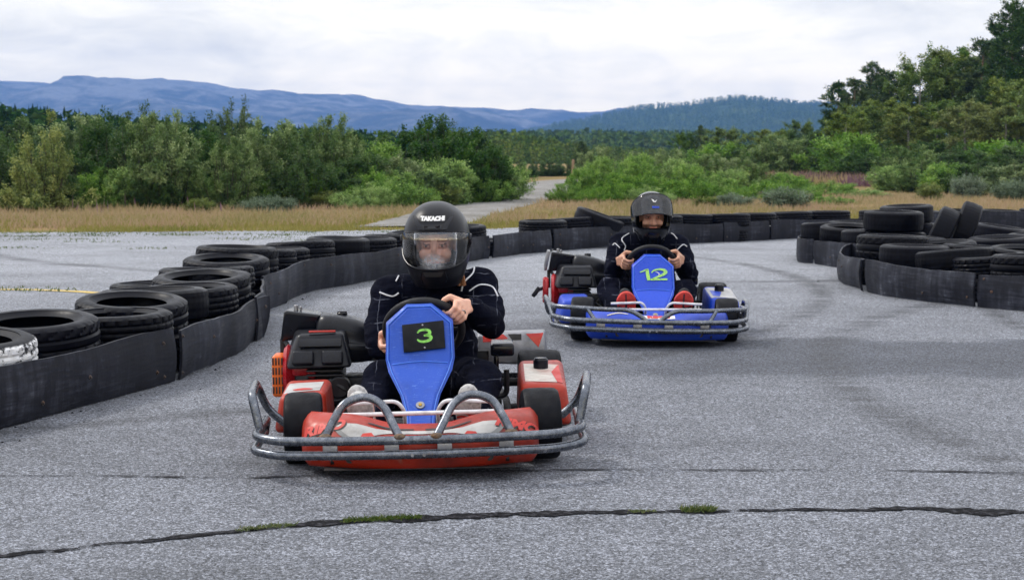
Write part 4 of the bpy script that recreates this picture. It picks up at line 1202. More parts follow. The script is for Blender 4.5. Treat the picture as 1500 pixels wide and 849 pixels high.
belt([G(1432, 450), G(1500, 456), G(1600, 463), G(1720, 470)], 'belt cut off by the right edge at the front of the island', seed=17, bolts=[(.12, .5), (.06, .9)], h=.245)

# ------------------------------------------------------------------ the stacks
def row_along(P, off, step, tiers, who, group, start=0.0, jit=.03, skip=(), topk=None):
    L = resample(P, step, start)
    for i, (p, t) in enumerate(L):
        if i in skip: continue
        nn = Vector((-t.y, t.x, 0))            # away from the track
        c = p + nn * (off + rt.gauss(0, jit)) + t * rt.gauss(0, jit)
        z = 0.0
        nt_ = tiers(i) if callable(tiers) else tiers
        for k in range(nt_):
            nm = ['bottom', 'top', 'upper'][k] if nt_ == 2 else (['single'] if nt_ == 1 else ['bottom', 'middle', 'top'])[k]
            kk = topk(i, k) if topk else None
            z += tyre(c.x + rt.gauss(0, .015), c.y + rt.gauss(0, .015), z, f'{nm} black tyre, {ordn(i)} {who}', group, kk)
PL = path_xy(left_px); PB = path_xy(back_px)
tilt_mean = .02
row_along(PL, .368, .555, lambda i: 2, 'stack of the left barrier front row, counted from near', 'tyres of the left barrier', skip=(0, 3), topk=lambda i, k: [0, 1, 0, 3, 0, 1, 0, 2, 1, 0][i % 10])
tilt_mean = .0
row_along(PL, .93, .63, lambda i: 1, 'of the left barrier rear row, counted from near', 'tyres of the left barrier', skip=(0, 1, 2, 4, 5, 7, 8, 10, 12, 13), topk=lambda i, k: 1 if i % 2 else 0)
tilt_mean = .0
g = resample(PL, .555)[3]; nn = Vector((-g[1].y, g[1].x, 0)); c = g[0] + nn * .33
zw = tyre(c.x, c.y, 0, 'black tyre under the white-painted one, left barrier', 'tyres of the left barrier', 1)
tyre(c.x, c.y, zw, 'tyre with white-painted tread at the left edge', 'tyres of the left barrier', 1, me=tw_me)
row_along(PB, .37, .605, lambda i: 1 if i in (5, 6) else 2, 'stack of the back barrier, counted from the black helmet', 'tyres of the back barrier', skip=(0,), topk=lambda i, k: 1)
# a tyre thrown askew over the back barrier
o_ = G(880, 363); tyre(o_.x, o_.y + .42, .205, 'worn tyre leaning askew on top of the back barrier left of the second helmet', 'tyres of the back barrier', 2, tilt=(0.10, R(19), 0.2))
# island on the right
def isl(px, d, tiers, who, ks=None, z=0.0):
    x = XD(px, d); names = {1: ['single'], 2: ['lower', 'upper'], 3: ['bottom', 'middle', 'top']}[tiers]
    for k in range(tiers):
        z += tyre(x + rt.gauss(0, .03), d + rt.gauss(0, .03), z, f'{names[k]} tyre {who}', 'tyres heaped on the island', ks[k] if ks else 2)
isl(1338, 13.4, 2, 'right behind the scuffed belt, left of three', [2, 2])
isl(1392, 12.95, 2, 'right behind the scuffed belt, middle of three', [0, 2])
isl(1452, 12.6, 2, 'right behind the scuffed belt, right of three', [1, 1])
isl(1514, 12.12, 2, 'of the fat stack at the right edge, near', [1, 3])
isl(1570, 11.6, 2, 'beyond the right edge of the picture, near', [2, 2])
isl(1306, 14.1, 2, 'of the stack at the nearer tip of the island', [3, 3])
isl(1382, 13.9, 2, 'behind the left and middle front tyres', [2, 2])
isl(1440, 13.3, 2, 'left of the fat stack in the second row', [2, 0])
isl(1500, 13.0, 2, 'behind the fat stack at the right edge', [2, 2])
isl(1296, 15.1, 1, 'between the two tips of the island')
isl(1244, 16.9, 2, 'behind the pale grey belt, front one', [2, 2])
isl(1212, 17.55, 2, 'at the farther tip of the island', [2, 2])
isl(1270, 16.2, 2, 'right of the front one behind the pale grey belt', [2, 2])
isl(1312, 15.9, 3, 'of the wide topmost stack in the island middle', [2, 0, 2])
isl(1336, 14.75, 2, 'left of the two standing tyres', [2, 2])
isl(1462, 14.6, 2, 'in the middle right of the island', [2, 2])
isl(1330, 17.6, 3, 'of the rear stack left of the standing tyres', [2, 2, 2])
isl(1250, 17.9, 2, 'in the rear row behind the farther tip', [2, 2])
isl(1390, 17.4, 2, 'in the rear row behind the standing tyres', [2, 2])
isl(1460, 16.8, 2, 'in the rear right of the island', [2, 2])
isl(1520, 15.4, 2, 'in the rear beyond the right edge', [2, 2])
def standing(px, d, zc, lean, yaw, lab):
    x = XD(px, d)
    o = link('car_tyre', TM[2], M_tyre, loc=(x, d, zc)); o.rotation_euler = Euler((0, R(90) + lean, yaw)); tag(o, lab, 'tyre', 'tyres heaped on the island')
standing(1374, 15.3, .335, R(24), R(-16), 'standing tyre leaning left on the heap, left of the pair')
standing(1409, 15.45, .375, R(20), R(-15), 'standing tyre leaning left on the heap, taller of the pair')

# rubber crumbs and grit swept against the belts
cr = random.Random(9); V_ = []; F_ = []
for path, n_ in ((left_px, 150), (near_px, 60), (back_px, 60)):
    L = resample(path_xy(path), .05)
    for _ in range(n_):
        p_, t_ = cr.choice(L); nn = Vector((t_.y, -t_.x, 0))
        c = p_ + nn * (abs(cr.gauss(0, .22)) + .03); r_ = cr.uniform(.003, .008) if cr.random() < .93 else cr.uniform(.008, .014)
        o = len(V_); a0 = cr.uniform(0, 6.28)
        V_ += [(c.x + r_ * cr.uniform(.5, 1.2) * math.cos(a0 + k * 1.57), c.y + r_ * cr.uniform(.5, 1.2) * math.sin(a0 + k * 1.57), .001) for k in range(4)] + [(c.x, c.y, r_ * cr.uniform(.5, .9))]
        F_ += [(o, o + 1, o + 4), (o + 1, o + 2, o + 4), (o + 2, o + 3, o + 4), (o + 3, o, o + 4)]
struct(MB().add(V_, F_).build('rubber_crumbs', M_tyre, smooth=0), 'stuff', 'dark rubber crumbs and grit swept along the foot of the belts', 'debris')
# ------------------------------------------------------------------ kart materials
def plastic(name, base, scuff, rough=.38, amt=.35, dirt=(.03, .03, .03)):
    m, t, b, out = new_mat(name)
    co = t.n('ShaderNodeTexCoord').outputs['Object']
    n = t.noise(co, 4, 7, .65); n2 = t.noise(co, 22, 7, .72, .6); n3 = t.noise(co, 2.0, 8, .7)
    c = t.mix(t.maprange(n, .35, .7, 0, .35), (*base, 1), tuple(x * .72 for x in base) + (1,))
    mp = t.n('ShaderNodeMapping', inp={'Vector': co, 'Rotation': (.2, .9, .4), 'Scale': (14, 160, 90)}).outputs[0]
    c = t.mix(t.maprange(t.noise(mp, 2, 4, .7, .5), .60, .70, 0, amt), c, (*scuff, 1))
    mp2 = t.n('ShaderNodeMapping', inp={'Vector': co, 'Rotation': (.9, -.7, 1.4), 'Scale': (120, 18, 70)}).outputs[0]
    c = t.mix(t.maprange(t.noise(mp2, 2, 4, .7, .5), .63, .72, 0, amt * .8), c, (*scuff, 1))
    c = t.mix(t.maprange(n2, .60, .72, 0, amt), c, (*scuff, 1))
    c = t.mix(t.maprange(n3, .50, .68, 0, amt * 1.1), c, (*dirt, 1))
    t.l(c, b.inputs['Base Color'])
    t.l(t.maprange(n2, .3, .7, rough - .1, rough + .22), b.inputs['Roughness']); b.inputs['Specular IOR Level'].default_value = .38
    t.l(t.bump(n2, .08, .003), b.inputs['Normal'])
    return m
M_red = plastic('scuffed_red_plastic', (.37, .022, .006), (.30, .12, .09), amt=.65, dirt=(.020, .010, .009))
M_blue = plastic('scuffed_blue_plastic', (.007, .048, .46), (.13, .25, .62), amt=.30)
M_panel = plastic('worn_blue_panel', (.010, .068, .44), (.15, .27, .62), rough=.42, amt=.6, dirt=(.012, .04, .20))
M_panel2 = plastic('clean_blue_panel', (.008, .060, .56), (.20, .34, .75), rough=.26, amt=.16, dirt=(.01, .03, .2))
M_paneledge = plastic('worn_blue_edge', (.06, .19, .72), (.30, .45, .82), rough=.42, amt=.6)
M_steel = None
def mat_steel():
    m, t, b, out = new_mat('worn_galvanised_tube')
    co = t.n('ShaderNodeTexCoord').outputs['Object']
    n = t.noise(co, 24, 8, .7, .8); n2 = t.noise(co, 70, 6, .7); n3 = t.noise(co, 5.3, 7, .7)
    c = t.ramp(t.math('ADD', t.math('MULTIPLY', n, .6), t.math('MULTIPLY', n2, .4)), [(.34, (.07, .077, .095)), (.48, (.115, .127, .15)), (.58, (.18, .19, .215)), (.72, (.48, .49, .51))])
    c = t.mix(t.maprange(n3, .60, .74, 0, .75), c, (.16, .07, .03, 1))
    t.l(c, b.inputs['Base Color']); b.inputs['Metallic'].default_value = .9
    t.l(t.maprange(n2, .3, .7, .14, .40), b.inputs['Roughness'])
    t.l(t.bump(n, .2, .004), b.inputs['Normal'])
    return m
M_steel = mat_steel()
M_weld = pmat('rusty_weld', (.12, .085, .06), .7, metal=.5, var=.5, scale=60, bump=1.0, bscale=150, dirt=(.25, .11, .03), dirt_amt=.9, dscale=40)
M_white = pmat('white_paint', (.68, .68, .70), .45, var=.1, dirt=(.2, .1, .08), dirt_amt=.5, dscale=14)
M_blackp = pmat('black_plastic', (.005, .0056, .010), .36, var=.3, scale=14, dirt=(.022, .023, .030), dirt_amt=.35, dscale=9, spec=.26)
M_blackg = pmat('glossy_black_plastic', (.004, .0046, .009), .2, var=.3, scale=10, dirt=(.022, .023, .03), dirt_amt=.3, dscale=7, spec=.34, rvar=.08)
M_slick = pmat('slick_tyre', (.005, .0054, .008), .55, var=.3, scale=12, dirt=(.018, .018, .020), dirt_amt=.5, dscale=18, spec=.12, bump=.2, bscale=90)
M_dark = pmat('oily_dark_metal', (.010, .010, .012), .5, metal=.2, var=.5, scale=20, dirt=(.06, .05, .04), dirt_amt=.5)
M_alu = pmat('dull_aluminium', (.27, .27, .29), .42, metal=.8, var=.25, scale=14, dirt=(.05, .05, .05), dirt_amt=.6)
M_orange = plastic('orange_plastic', (.72, .13, .012), (.7, .4, .2), amt=.25)
M_ered = plastic('engine_red', (.36, .010, .016), (.5, .25, .25), rough=.25, amt=.3)
M_green = pmat('green_digit', (.20, .55, .07), .5, var=.15, scale=30, dirt=(.03, .06, .02), dirt_amt=.8, dscale=45)
M_green2 = pmat('lime_digit', (.36, .68, .10), .45, var=.12, scale=25, dirt=(.03, .12, .45), dirt_amt=.6, dscale=40)
M_plate = pmat('black_number_plate', (.006, .0065, .009), .42, var=.3, scale=12, dirt=(.03, .03, .032), dirt_amt=.4, dscale=22, scratch=.25, scratch_col=(.07, .07, .07), spec=.12)
M_decal = pmat('grey_white_decal', (.42, .41, .40), .5, var=.15, scale=14, dirt=(.13, .12, .11), dirt_amt=.7, dscale=10)
M_decal2 = pmat('grey_decal', (.20, .20, .20), .5, var=.2, scale=14, dirt=(.08, .08, .08), dirt_amt=.6, dscale=10)
M_ink = pmat('black_ink', (.014, .013, .014), .5, var=.2)
M_redink = pmat('red_ink', (.50, .03, .02), .5, var=.15)
M_whink = pmat('white_ink', (.70, .69, .68), .5, var=.08)
M_reflect = pmat('red_reflector', (.55, .03, .02), .2, var=.1)
M_cream = pmat('faded_sticker', (.55, .50, .44), .5, var=.2, scale=20, dirt=(.45, .10, .08), dirt_amt=.7, dscale=9)
M_brass = pmat('brass_fins', (.45, .28, .06), .4, metal=.8)

def smoothpath(pts, n=8): return [tuple(p) for p in crom(pts, n)]

def digit3():
    parts = [ribbon([(-.95, .55), (-.55, .92), (.25, .98), (.80, .72), (.78, .25), (.10, .05)], [.22, .36, .42, .46, .46, .30]),
             ribbon([(-.05, .05), (.55, .0), (.95, -.30), (.78, -.72), (.10, -.95), (-.65, -.85), (-1.05, -.48)], [.30, .42, .50, .50, .42, .36, .20])]
    return parts
def digit12():
    one = [ribbon([(-1.75, .42), (-1.35, .62), (-.98, .86), (-.72, .92)], [.10, .22, .30, .30]),
           ribbon([(-.86, 1.0), (-.80, .2), (-.72, -.5), (-.66, -.98)], [.40, .42, .44, .44], 4)]
    two = [ribbon([(-.30, .35), (.0, .78), (.65, .98), (1.25, .86), (1.42, .45), (1.05, .02), (.35, -.40), (-.22, -.78)], [.10, .22, .34, .42, .46, .40, .32, .26]),
           ribbon([(-.40, -.82), (.4, -.80), (1.62, -.76)], [.34, .30, .30], 3)]
    return one + two

def build_kart(name, label, loc, rot, cfg):
    root = thing(name, label, 'go-kart', loc, rot, 'racing karts')
    body = cfg['body']; b1 = cfg['style'] == 1
    # ---- frame and floor
    fr = MB()
    for s in (-1, 1):
        fr.tube([(s * .24, -.34, .075), (s * .27, .0, .065), (s * .33, .35, .06), (s * .33, 1.05, .065), (s * .30, 1.32, .075)], .0155, 10, .08)
        fr.tube([(s * .27, .0, .066), (s * .40, .0, .10)], .014, 8)
        fr.tube([(s * .33, .35, .06), (s * .56, .36, .07), (s * .56, .86, .07), (s * .33, .86, .06)], .0125, 8, .05)
        fr.tube([(s * .37, -.02, .13), (s * .12, .05, .12)], .007, 8)
    for y in (-.30, .33, .70, 1.0): fr.tube([(-.31, y, .062), (.31, y, .062)], .014, 8)
    fr.tube([(0, .0, .07), (0, .18, .14), (0, .38, .34)], .010, 8)
    fr.build('chassis_frame', M_dark, root)
    MB().box((0, .10, .040), (.66, .92, .004), bev=.001).build('floor_pan', M_dark, root)
    # ---- wheels
    def wheel(x, y, rad, wd, steer, hub_r):
        prof = [(rad * .50, -wd * .46), (rad * .56, -wd * .50), (rad * .80, -wd * .50), (rad * .93, -wd * .47), (rad * .985, -wd * .40), (rad, -wd * .28), (rad * 1.004, 0),
                (rad, wd * .28), (rad * .985, wd * .40), (rad * .93, wd * .47), (rad * .80, wd * .50), (rad * .56, wd * .50), (rad * .50, wd * .46)]
        o = thing('wheel', '', '', (x, y, rad), (0, 0, steer)); del o['label']; del o['category']; o.parent = root
        M_ = Euler((0, R(90), 0)).to_matrix().to_4x4()
        MB().lathe(prof, 48, M_, closed=True).build('tyre', M_slick, o)
        rim = [(.012, -wd * .30), (rad * .30, -wd * .30), (rad * .42, -wd * .42), (rad * .51, -wd * .47), (rad * .51, -wd * .40), (rad * .40, -wd * .1), (rad * .40, wd * .1), (rad * .51, wd * .40), (rad * .51, wd * .47), (rad * .42, wd * .42), (rad * .30, wd * .30), (.012, wd * .30)]
        MB().lathe(rim, 32, M_).cyl((-wd * .42, 0, 0), (wd * .42, 0, 0), .022, 12, .003).build('rim', M_alu, o)
        return o
    st = cfg['steer']
    wheel(-.432, 0, .130, .138, st, .5); wheel(.432, 0, .130, .138, st, .5)
    wheel(-.475, 1.05, .137, .185, 0, .5); wheel(.475, 1.05, .137, .185, 0, .5)
    MB().cyl((-.40, 1.05, .137), (.40, 1.05, .137), .018, 14).cyl((.18, 1.05, .137), (.19, 1.05, .137), .09, 24).cyl((-.26, 1.05, .137), (-.25, 1.05, .137), .085, 24).build('rear_axle', M_dark, root)
    # ---- front bumper
    bz = .005
    bo = cfg.get('bump_dx', 0); bt = cfg.get('bump_tilt', 0)
    bm_ = MB(); r_ = .0157
    bd = .066 if b1 else .115
    def bow(z, xe, ye):
        pts = [(-xe - .0, .02, z + .012), (-xe, -.43 + bd * 1.9, z + .004)] + [(x, -.43 + bd * (abs(x) / xe) ** 2.2, z) for x in [-.48, -.36, -.24, -.12, 0, .12, .24, .36, .48]] + [(xe, -.43 + bd * 1.9, z + .004), (xe + .0, .02, z + .012)]
        return pts
    up, lo = bow(.153, .568, 0), bow(.104, .576, 0)
    bm_.tube(up, r_, 14, .05).tube(lo, r_, 14, .05)
    for s in (-1, 1):
        bm_.tube([(s * .575, .02, .116), (s * .575, .05, .14), (s * .565, .02, .165)], r_ * .95, 10, .02)
        if b1:
            bm_.tube([(s * .565, -.19, .160), (s * .592, -.175, .285), (s * .620, .16, .285), (s * .585, .20, .175), (s * .52, .20, .12)], r_, 12, .05)
        else:
            bm_.tube([(s * .570, -.17, .158), (s * .602, .02, .238), (s * .610, .20, .238), (s * .59, .24, .13), (s * .50, .24, .10)], r_ * .9, 12, .04)
    fb = bm_.build('front_bumper', M_steel, root)
    hoops = []
    if b1:
        for s in (-1, 1):
            hp = MB().tube(smoothpath([(s * .318, -.375, .160), (s * .290, -.350, .215), (s * .250, -.320, .268), (s * .180, -.300, .284), (s * .122, -.325, .256), (s * .085, -.385, .198), (s * .062, -.425, .160)], 6), .0150, 12).build('hoop', M_steel, fb)
            for q in ((s * .318, -.392, .164), (s * .062, -.427, .164)): MB().ell(q, (.023, .021, .012), n=14).build('weld', M_weld, fb)
    else:
        for s in (-1, 1):
            MB().tube([(s * .575, .06, .205), (s * .565, -.19, .215), (s * .46, -.27, .216), (s * .28, -.34, .214), (s * .13, -.385, .218), (s * .055, -.42, .175), (s * .035, -.43, .155)], .0135, 12, .06).build('hoop', M_steel, fb)
            for a_, b_, q_ in (((s * .375, -.315, .214), (s * .335, -.365, .158), .0115), ((s * .565, -.15, .215), (s * .567, -.13, .155), .011), ((s * .565, -.06, .213), (s * .567, -.06, .155), .010)): MB().tube([a_, b_], q_, 10).build('strut', M_steel, fb)
    for x in (-.30, -.09, .09, .30):
        cl = MB()
        y = -.43 + bd * (abs(x) / .565) ** 2.2
        cl.box((x, y + .004, .1285), (.050, .016, .030), bev=.002)
        cl.cyl((x, y - .003, .1285), (x, y - .010, .1285), .006, 8)
        cl.build('clamp', M_alu, fb)
    for x in (-.02, .02): MB().cyl((x, -.444, .104), (x, -.4495, .104), .006, 8).build('bolt', M_alu, fb)
    fb.location.x = bo; fb.rotation_euler.y = bt
    # ---- nose
    rings = []
    N_ = 56
    for i in range(N_ + 1):
        u = -1 + 2 * i / N_; x = .418 * math.copysign(abs(u) ** .9, u); ax = abs(x)
        if b1: zt = .172 + .034 * sstep(ax, .06, .26)
        else: zt = .172 + .030 * sstep(ax, .04, .24)
        yf = -.375 + .13 * (ax / .418) ** 2.4
        e = 1 - sstep(ax, .395, .4185) * .35; zb = .034 + .03 * sstep(ax, .12, .3) * 0
        P_ = [(yf + .05, zb), (yf + .015, zb + .008), (yf - .004, .085), (yf - .006, .125), (yf + .012, .150), (yf + .055, zt - .018), (yf + .115, zt - .001), (yf + .17, zt), (yf + .205, zt - .02), (yf + .21, .10), (yf + .18, zb)]
        C_ = crom([(0, a, b_) for a, b_ in P_], 4)
        cy_, cz_ = yf + .1, .12
        rings.append([Vector((x, cy_ + (p.y - cy_) * e, cz_ + (p.z - cz_) * e)) for p in C_])
    nose = MB().loft(rings).build('nose_cone', body, root, smooth=40)
    nb = bvh_of(nose)
    def decal(mats_tri, mat_, nm, parent, bv, to3, dr, off):
        o = MB()
        for tri in mats_tri:
            V, Fc = drape(tri, bv, to3, dr, off); o.add(V, Fc)
        return o.build(nm, mat_, parent, smooth=0)
    # drawing plane: x and arc position, seen from the front and a little above
    dr = Vector((0, 1, -.62)).normalized(); upv = Vector((0, .527, .85))
    to3 = lambda p: Vector((p[0], -.38, .15)) + upv * p[1] - dr * .4
    def poly(pts): return tri2d(pts, [list(range(len(pts)))], .03)
    if b1:
        for s in (-1, 1):
            decal([poly([(s * x, y) for x, y in [(.0, .03), (.10, .034), (.20, .012), (.235, .020), (.295, .078), (.27, .088), (.22, .082), (.15, .058), (.08, .052), (.0, .05)]])], M_decal, 'decal', nose, nb, to3, dr, .0022)
            decal([ribbon([(s * .30, .088), (s * .272, .046), (s * .23, .012)], [.012, .016, .010])], M_decal2, 'decal', nose, nb, to3, dr, .003)
            decal([ribbon([(s * .02, .058), (s * .10, .062), (s * .18, .088)], [.006, .010, .005])], M_ink, 'decal', nose, nb, to3, dr, .003)
            decal([poly([(s * .15, .014), (s * .205, .016), (s * .195, .034), (s * .165, .036)])], M_redink, 'decal', nose, nb, to3, dr, .0032)
            tx = text_tris('RIMO', .052, .003, .25, 1.15, .012)
            rt_ = R(-6 * -s)
            def place(tri, dx, dy, tilt=(.0)):
                V, Fc = tri; ca, sa = math.cos(tilt), math.sin(tilt)
                return [(s * .335 + dx + x * ca - y * sa, .076 + dy + x * sa + y * ca) for x, y in V], Fc
            decal([place(tx, .004, -.005, -.10 * s)], M_ink, 'lettering', nose, nb, to3, dr, .003)
            decal([place(tx, 0, 0, -.10 * s)], M_redink, 'lettering', nose, nb, to3, dr, .0042)
    else:
        tx = text_tris('RIMO', .036, .003, 0, 1.5, .012)
        V, Fc = tx; tri = ([(x, y + .066) for x, y in V], Fc)
        decal([poly([(-.10, .048), (.095, .048), (.095, .082), (-.10, .082)])], M_whink, 'decal', nose, nb, to3, dr, .0022)
        decal([tri], M_redink, 'lettering', nose, nb, to3, dr, .0036)
        decal([ribbon([(-.30, .075), (-.24, .088), (-.18, .078)], [.006, .012, .006])], M_cream, 'decal', nose, nb, to3, dr, .003)
        decal([ribbon([(.13, .0), (.2, .006), (.3, .003)], [.010, .022, .010])], M_ink, 'decal', nose, nb, to3, dr, .003)
    # ---- steering panel: a deep moulded shield
    dz = cfg.get('panel_dz', 0)
    outer = [(-.048, .545), (.048, .545), (.128, .478), (.131, .345), (.121, .305), (.075, .225), (.056, .165), (.053, .120), (-.053, .120), (-.056, .165), (-.075, .225), (-.121, .305), (-.131, .345), (-.128, .478)]
    inner = [(-.042, .528), (.042, .528), (.108, .470), (.110, .352), (.088, .305), (.050, .225), (.036, .165), (.034, .122), (-.034, .122), (-.036, .165), (-.050, .225), (-.088, .305), (-.110, .352), (-.108, .470)]
    def yz(z): # panel plane leans back; steeper below the crease
        return .215 + (z - .335) * .52 if z > .335 else .215 - (.335 - z) * 1.05
    cxp = cfg.get('panel_dx', 0.0)
    def P3(p, dy): 
        z = p[1]; return Vector((p[0], yz(z) + dy, z))
    def ringify(pts, dy, n=5):
        out = []
        m_ = len(pts)
        for i in range(m_):
            a, b_ = Vector((*pts[i], 0)), Vector((*pts[(i + 1) % m_], 0))
            for k in range(n): q = a.lerp(b_, k / n); out.append(P3((q.x, q.y), dy))
        return out
    ringsP = [ringify(outer, .075), ringify([(x * 1.0, z) for x, z in outer], .030), ringify([(x * .985, z) for x, z in outer], .020), ringify([(x * .96 + ix * .04, z) for (x, z), (ix, iz) in zip(outer, inner)], .014),
              ringify([(x * .35 + ix * .65, z * .35 + iz * .65) for (x, z), (ix, iz) in zip(outer, inner)], .002), ringify(inner, -.002), ringify([(x * .93, z) for x, z in inner], -.001)]
    # close the face with a centre fan strip that follows the crease
    pm = MB().loft(ringsP, caps=False)
    last = ringsP[-1]; m_ = len(last)
    # pair left and right points at the same height
    half = [i for i in range(m_) if last[i].x >= -1e-6]
    L_ = sorted([p for p in last if p.x >= 0], key=lambda p: -p.z)
    vs = []; fs = []
    for i, p in enumerate(L_):
        vs += [Vector((p.x, p.y, p.z)), Vector((0, p.y - .0006, p.z)), Vector((-p.x, p.y, p.z))]
        if i: k = 3 * i; fs += [(k - 3, k - 2, k + 1, k), (k - 2, k - 1, k + 2, k + 1)]
    pm.add(vs, fs)
    panel = pm.build('steering_panel', cfg['panel'], root, smooth=30)
    panel.location = (cxp, 0, dz); panel.rotation_euler.y = cfg.get('panel_tilt', 0)
    ed = MB().tube([p + Vector((0, -.0035, 0)) for p in ringify([(x * .55 + ix * .45, z * .55 + iz * .45) for (x, z), (ix, iz) in zip(outer, inner)], .004, 6)], .0022, 6, closed=True)
    ed.tube([P3((x, .335 + .004 * math.cos(x * 25)), -.003) for x in [-.105, -.07, -.035, 0, .035, .07, .105]], .0022, 6)
    ed.build('edge_wear', M_paneledge, panel)
    bolt = MB(); q = P3((0, .195), -.004); nq = Vector((0, -1, 1.05)).normalized() * -1
    nq = Vector((0, -.69, .72))
    bolt.cyl(q, q + nq * .004, .0165, 20, .001); bolt.build('washer', M_alu, panel)
    MB().cyl(q + nq * .003, q + nq * .007, .007, 12, .001).build('bolt', M_brass, panel)
    pn = Vector((0, -1, .52)).normalized(); pu = Vector((0, .52, 1)).normalized()
    if b1:
        c0 = P3((.016, .428), -.010); rl = -.07
        Mp = Matrix.Translation(c0) @ Matrix((( math.cos(rl), -math.sin(rl) * 1, 0, 0), (pu.y * math.sin(rl) * -1 * -1, pu.y * math.cos(rl), pn.y, 0), (pu.z * math.sin(rl), pu.z * math.cos(rl), pn.z, 0), (0, 0, 0, 1)))
        ex = Vector((1, 0, 0)) * math.cos(.07) + pu * math.sin(.07); ez = pu * math.cos(.07) - Vector((1, 0, 0)) * math.sin(.07)
        Mp = Matrix((( ex.x, ez.x, pn.x, c0.x), (ex.y, ez.y, pn.y, c0.y), (ex.z, ez.z, pn.z, c0.z), (0, 0, 0, 1)))
        pl = MB().prism([(-.080, -.056), (.078, -.054), (.081, .058), (-.078, .056)], -.003, .003, 'xy', bev=.0012, M=Mp).build('number_plate', M_plate, panel)
        dg = MB()
        for V, Fc in digit3(): dg.add([Vector((.002 + x * .026, .002 + y * .0245, .0045)) for x, y in V], Fc, M=Mp)
        dg.build('number', M_green, panel, smooth=0)
        sc_ = MB()
        for y in (.046, -.046): sc_.cyl((0, y, .002), (0, y, .006), .0036, 10, .001)
        mm = sc_; mm.v = [tuple(Mp @ Vector(p)) for p in mm.v]; mm.build('screw', M_alu, panel)
    else:
        c0 = P3((.004, .425), -.0065)
        Mp = Matrix(((1, 0, 0, c0.x), (0, pu.y, pn.y, c0.y), (0, pu.z, pn.z, c0.z), (0, 0, 0, 1)))
        dg = MB()
        for V, Fc in digit12(): dg.add([Vector((x * .050, y * .038, .002)) for x, y in V], Fc, M=Mp)
        dg.build('number', M_green2, panel, smooth=0)
        sw = MB()
        for V, Fc in [ribbon([(.10, .55), (.42, .40), (.62, .1), (.42, -.3)], [.02, .12, .10, .02])]: sw.add([Vector((x * .050, y * .038, .004)) for x, y in V], Fc, M=Mp)
        sw.build('number_stroke', M_whink, panel, smooth=0)  # white ink stroke inside the curve of the second digit
    # ---- steering wheel and column
    WC = cfg['wheel_c']; wn = Vector((0, .80, .60)).normalized(); wu = Vector((0, -.60, .80))
    wt = thing('steering_wheel', '', '', (0, 0, 0)); del wt['label']; del wt['category']; wt.parent = root
    wr = .148
    ring = [Vector(WC) + Vector((wr * math.cos(a), 0, 0)) + wu * (wr * math.sin(a)) for a in [2 * math.pi * k / 56 for k in range(56)]]
    MB().tube(ring, .0155, 14, closed=True).build('grip', pmat('wheel_leather', (.012, .012, .014), .6, var=.3, scale=30, bump=.3, bscale=200, spec=.3), wt)
    sp_ = MB()
    for a in (R(0), R(180), R(-90)): sp_.tube([Vector(WC), Vector(WC) + Vector((wr * math.cos(a), 0, 0)) + wu * (wr * math.sin(a))], .008, 8)
    sp_.cyl(Vector(WC) - wn * .02, Vector(WC) + wn * .012, .035, 20, .004)
    sp_.build('spoke', M_dark, wt)
    MB().cyl(Vector(WC) - wn * .015, Vector((0, .16, .08)), .010, 12).build('steering_column', M_dark, root)
    # ---- pedals
    for s in (-1, 1):
        MB().tube([(s * .27, -.12, .232), (s * .085, -.12, .240), (s * .06, -.10, .205), (s * .06, .02, .07)], .007, 10, .03).build('pedal', M_white, root)
    MB().tube([(-.285, -.165, .200), (0, -.170, .203), (.265, -.165, .204)], .008, 10).build('pedal_bar', M_white, root)
    # ---- side pods
    for s in (-1, 1):
        xs = [s * .365, s * .565]
        if s > 0:
            pod = MB().hexa([(xs[0], .30, .075), (xs[1] + s * .0, .26, .075), (xs[1] + s * .02, .80, .075), (xs[0], .78, .075), (xs[0] + s * .012, .33, .232), (xs[1] - s * .018, .30, .225), (xs[1] - s * .008, .78, .268), (xs[0] + s * .012, .76, .270)], bev=.024, seg=4)
        else:
            pod = MB().hexa([(xs[0], .24, .075), (xs[1], .20, .075), (xs[1] + s * .02, .62, .075), (xs[0], .62, .075), (xs[0] + s * .012, .27, .222), (xs[1] - s * .02, .24, .214), (xs[1] - s * .012, .60, .226), (xs[0] + s * .012, .58, .232)], bev=.024, seg=4)
        po = pod.build('side_pod', body, root, smooth=50); pb = bvh_of(po)
        top3 = lambda p: Vector((p[0], p[1], .5))
        if b1:
            if s > 0:
                V = tri2d([(.392, .365), (.53, .345), (.535, .66), (.395, .68)], [[0, 1, 2, 3]], .04)
            else:
                V = tri2d([(-.535, .29), (-.40, .31), (-.40, .50), (-.535, .50)], [[0, 1, 2, 3]], .04)
            vv_, ff_ = drape(V, pb, top3, (0, 0, -1), .002); MB().add(vv_, ff_).build('sticker', M_cream if s > 0 else M_decal, po, smooth=0)
            if s > 0:
                V = tri2d([(.515, .345), (.535, .345), (.535, .66), (.50, .52)], [[0, 1, 2, 3]], .04); vv_, ff_ = drape(V, pb, top3, (0, 0, -1), .003); MB().add(vv_, ff_).build('sticker', M_redink, po, smooth=0)
            else:
                vv_, ff_ = drape(ribbon([(-.50, .33), (-.47, .345), (-.43, .335)], [.03, .05, .02]), pb, top3, (0, 0, -1), .0035); MB().add(vv_, ff_).build('sticker', M_redink, po, smooth=0)
        elif s > 0:
            V = tri2d([(.385, .36), (.545, .34), (.55, .72), (.385, .70)], [[0, 1, 2, 3]], .04); vv_, ff_ = drape(V, pb, top3, (0, 0, -1), .002); MB().add(vv_, ff_).build('sticker', M_decal, po, smooth=0)
            V = tri2d([(.40, .40), (.44, .38), (.47, .55), (.40, .60)], [[0, 1, 2, 3]], .04); vv_, ff_ = drape(V, pb, top3, (0, 0, -1), .003); MB().add(vv_, ff_).build('sticker', M_blue, po, smooth=0)
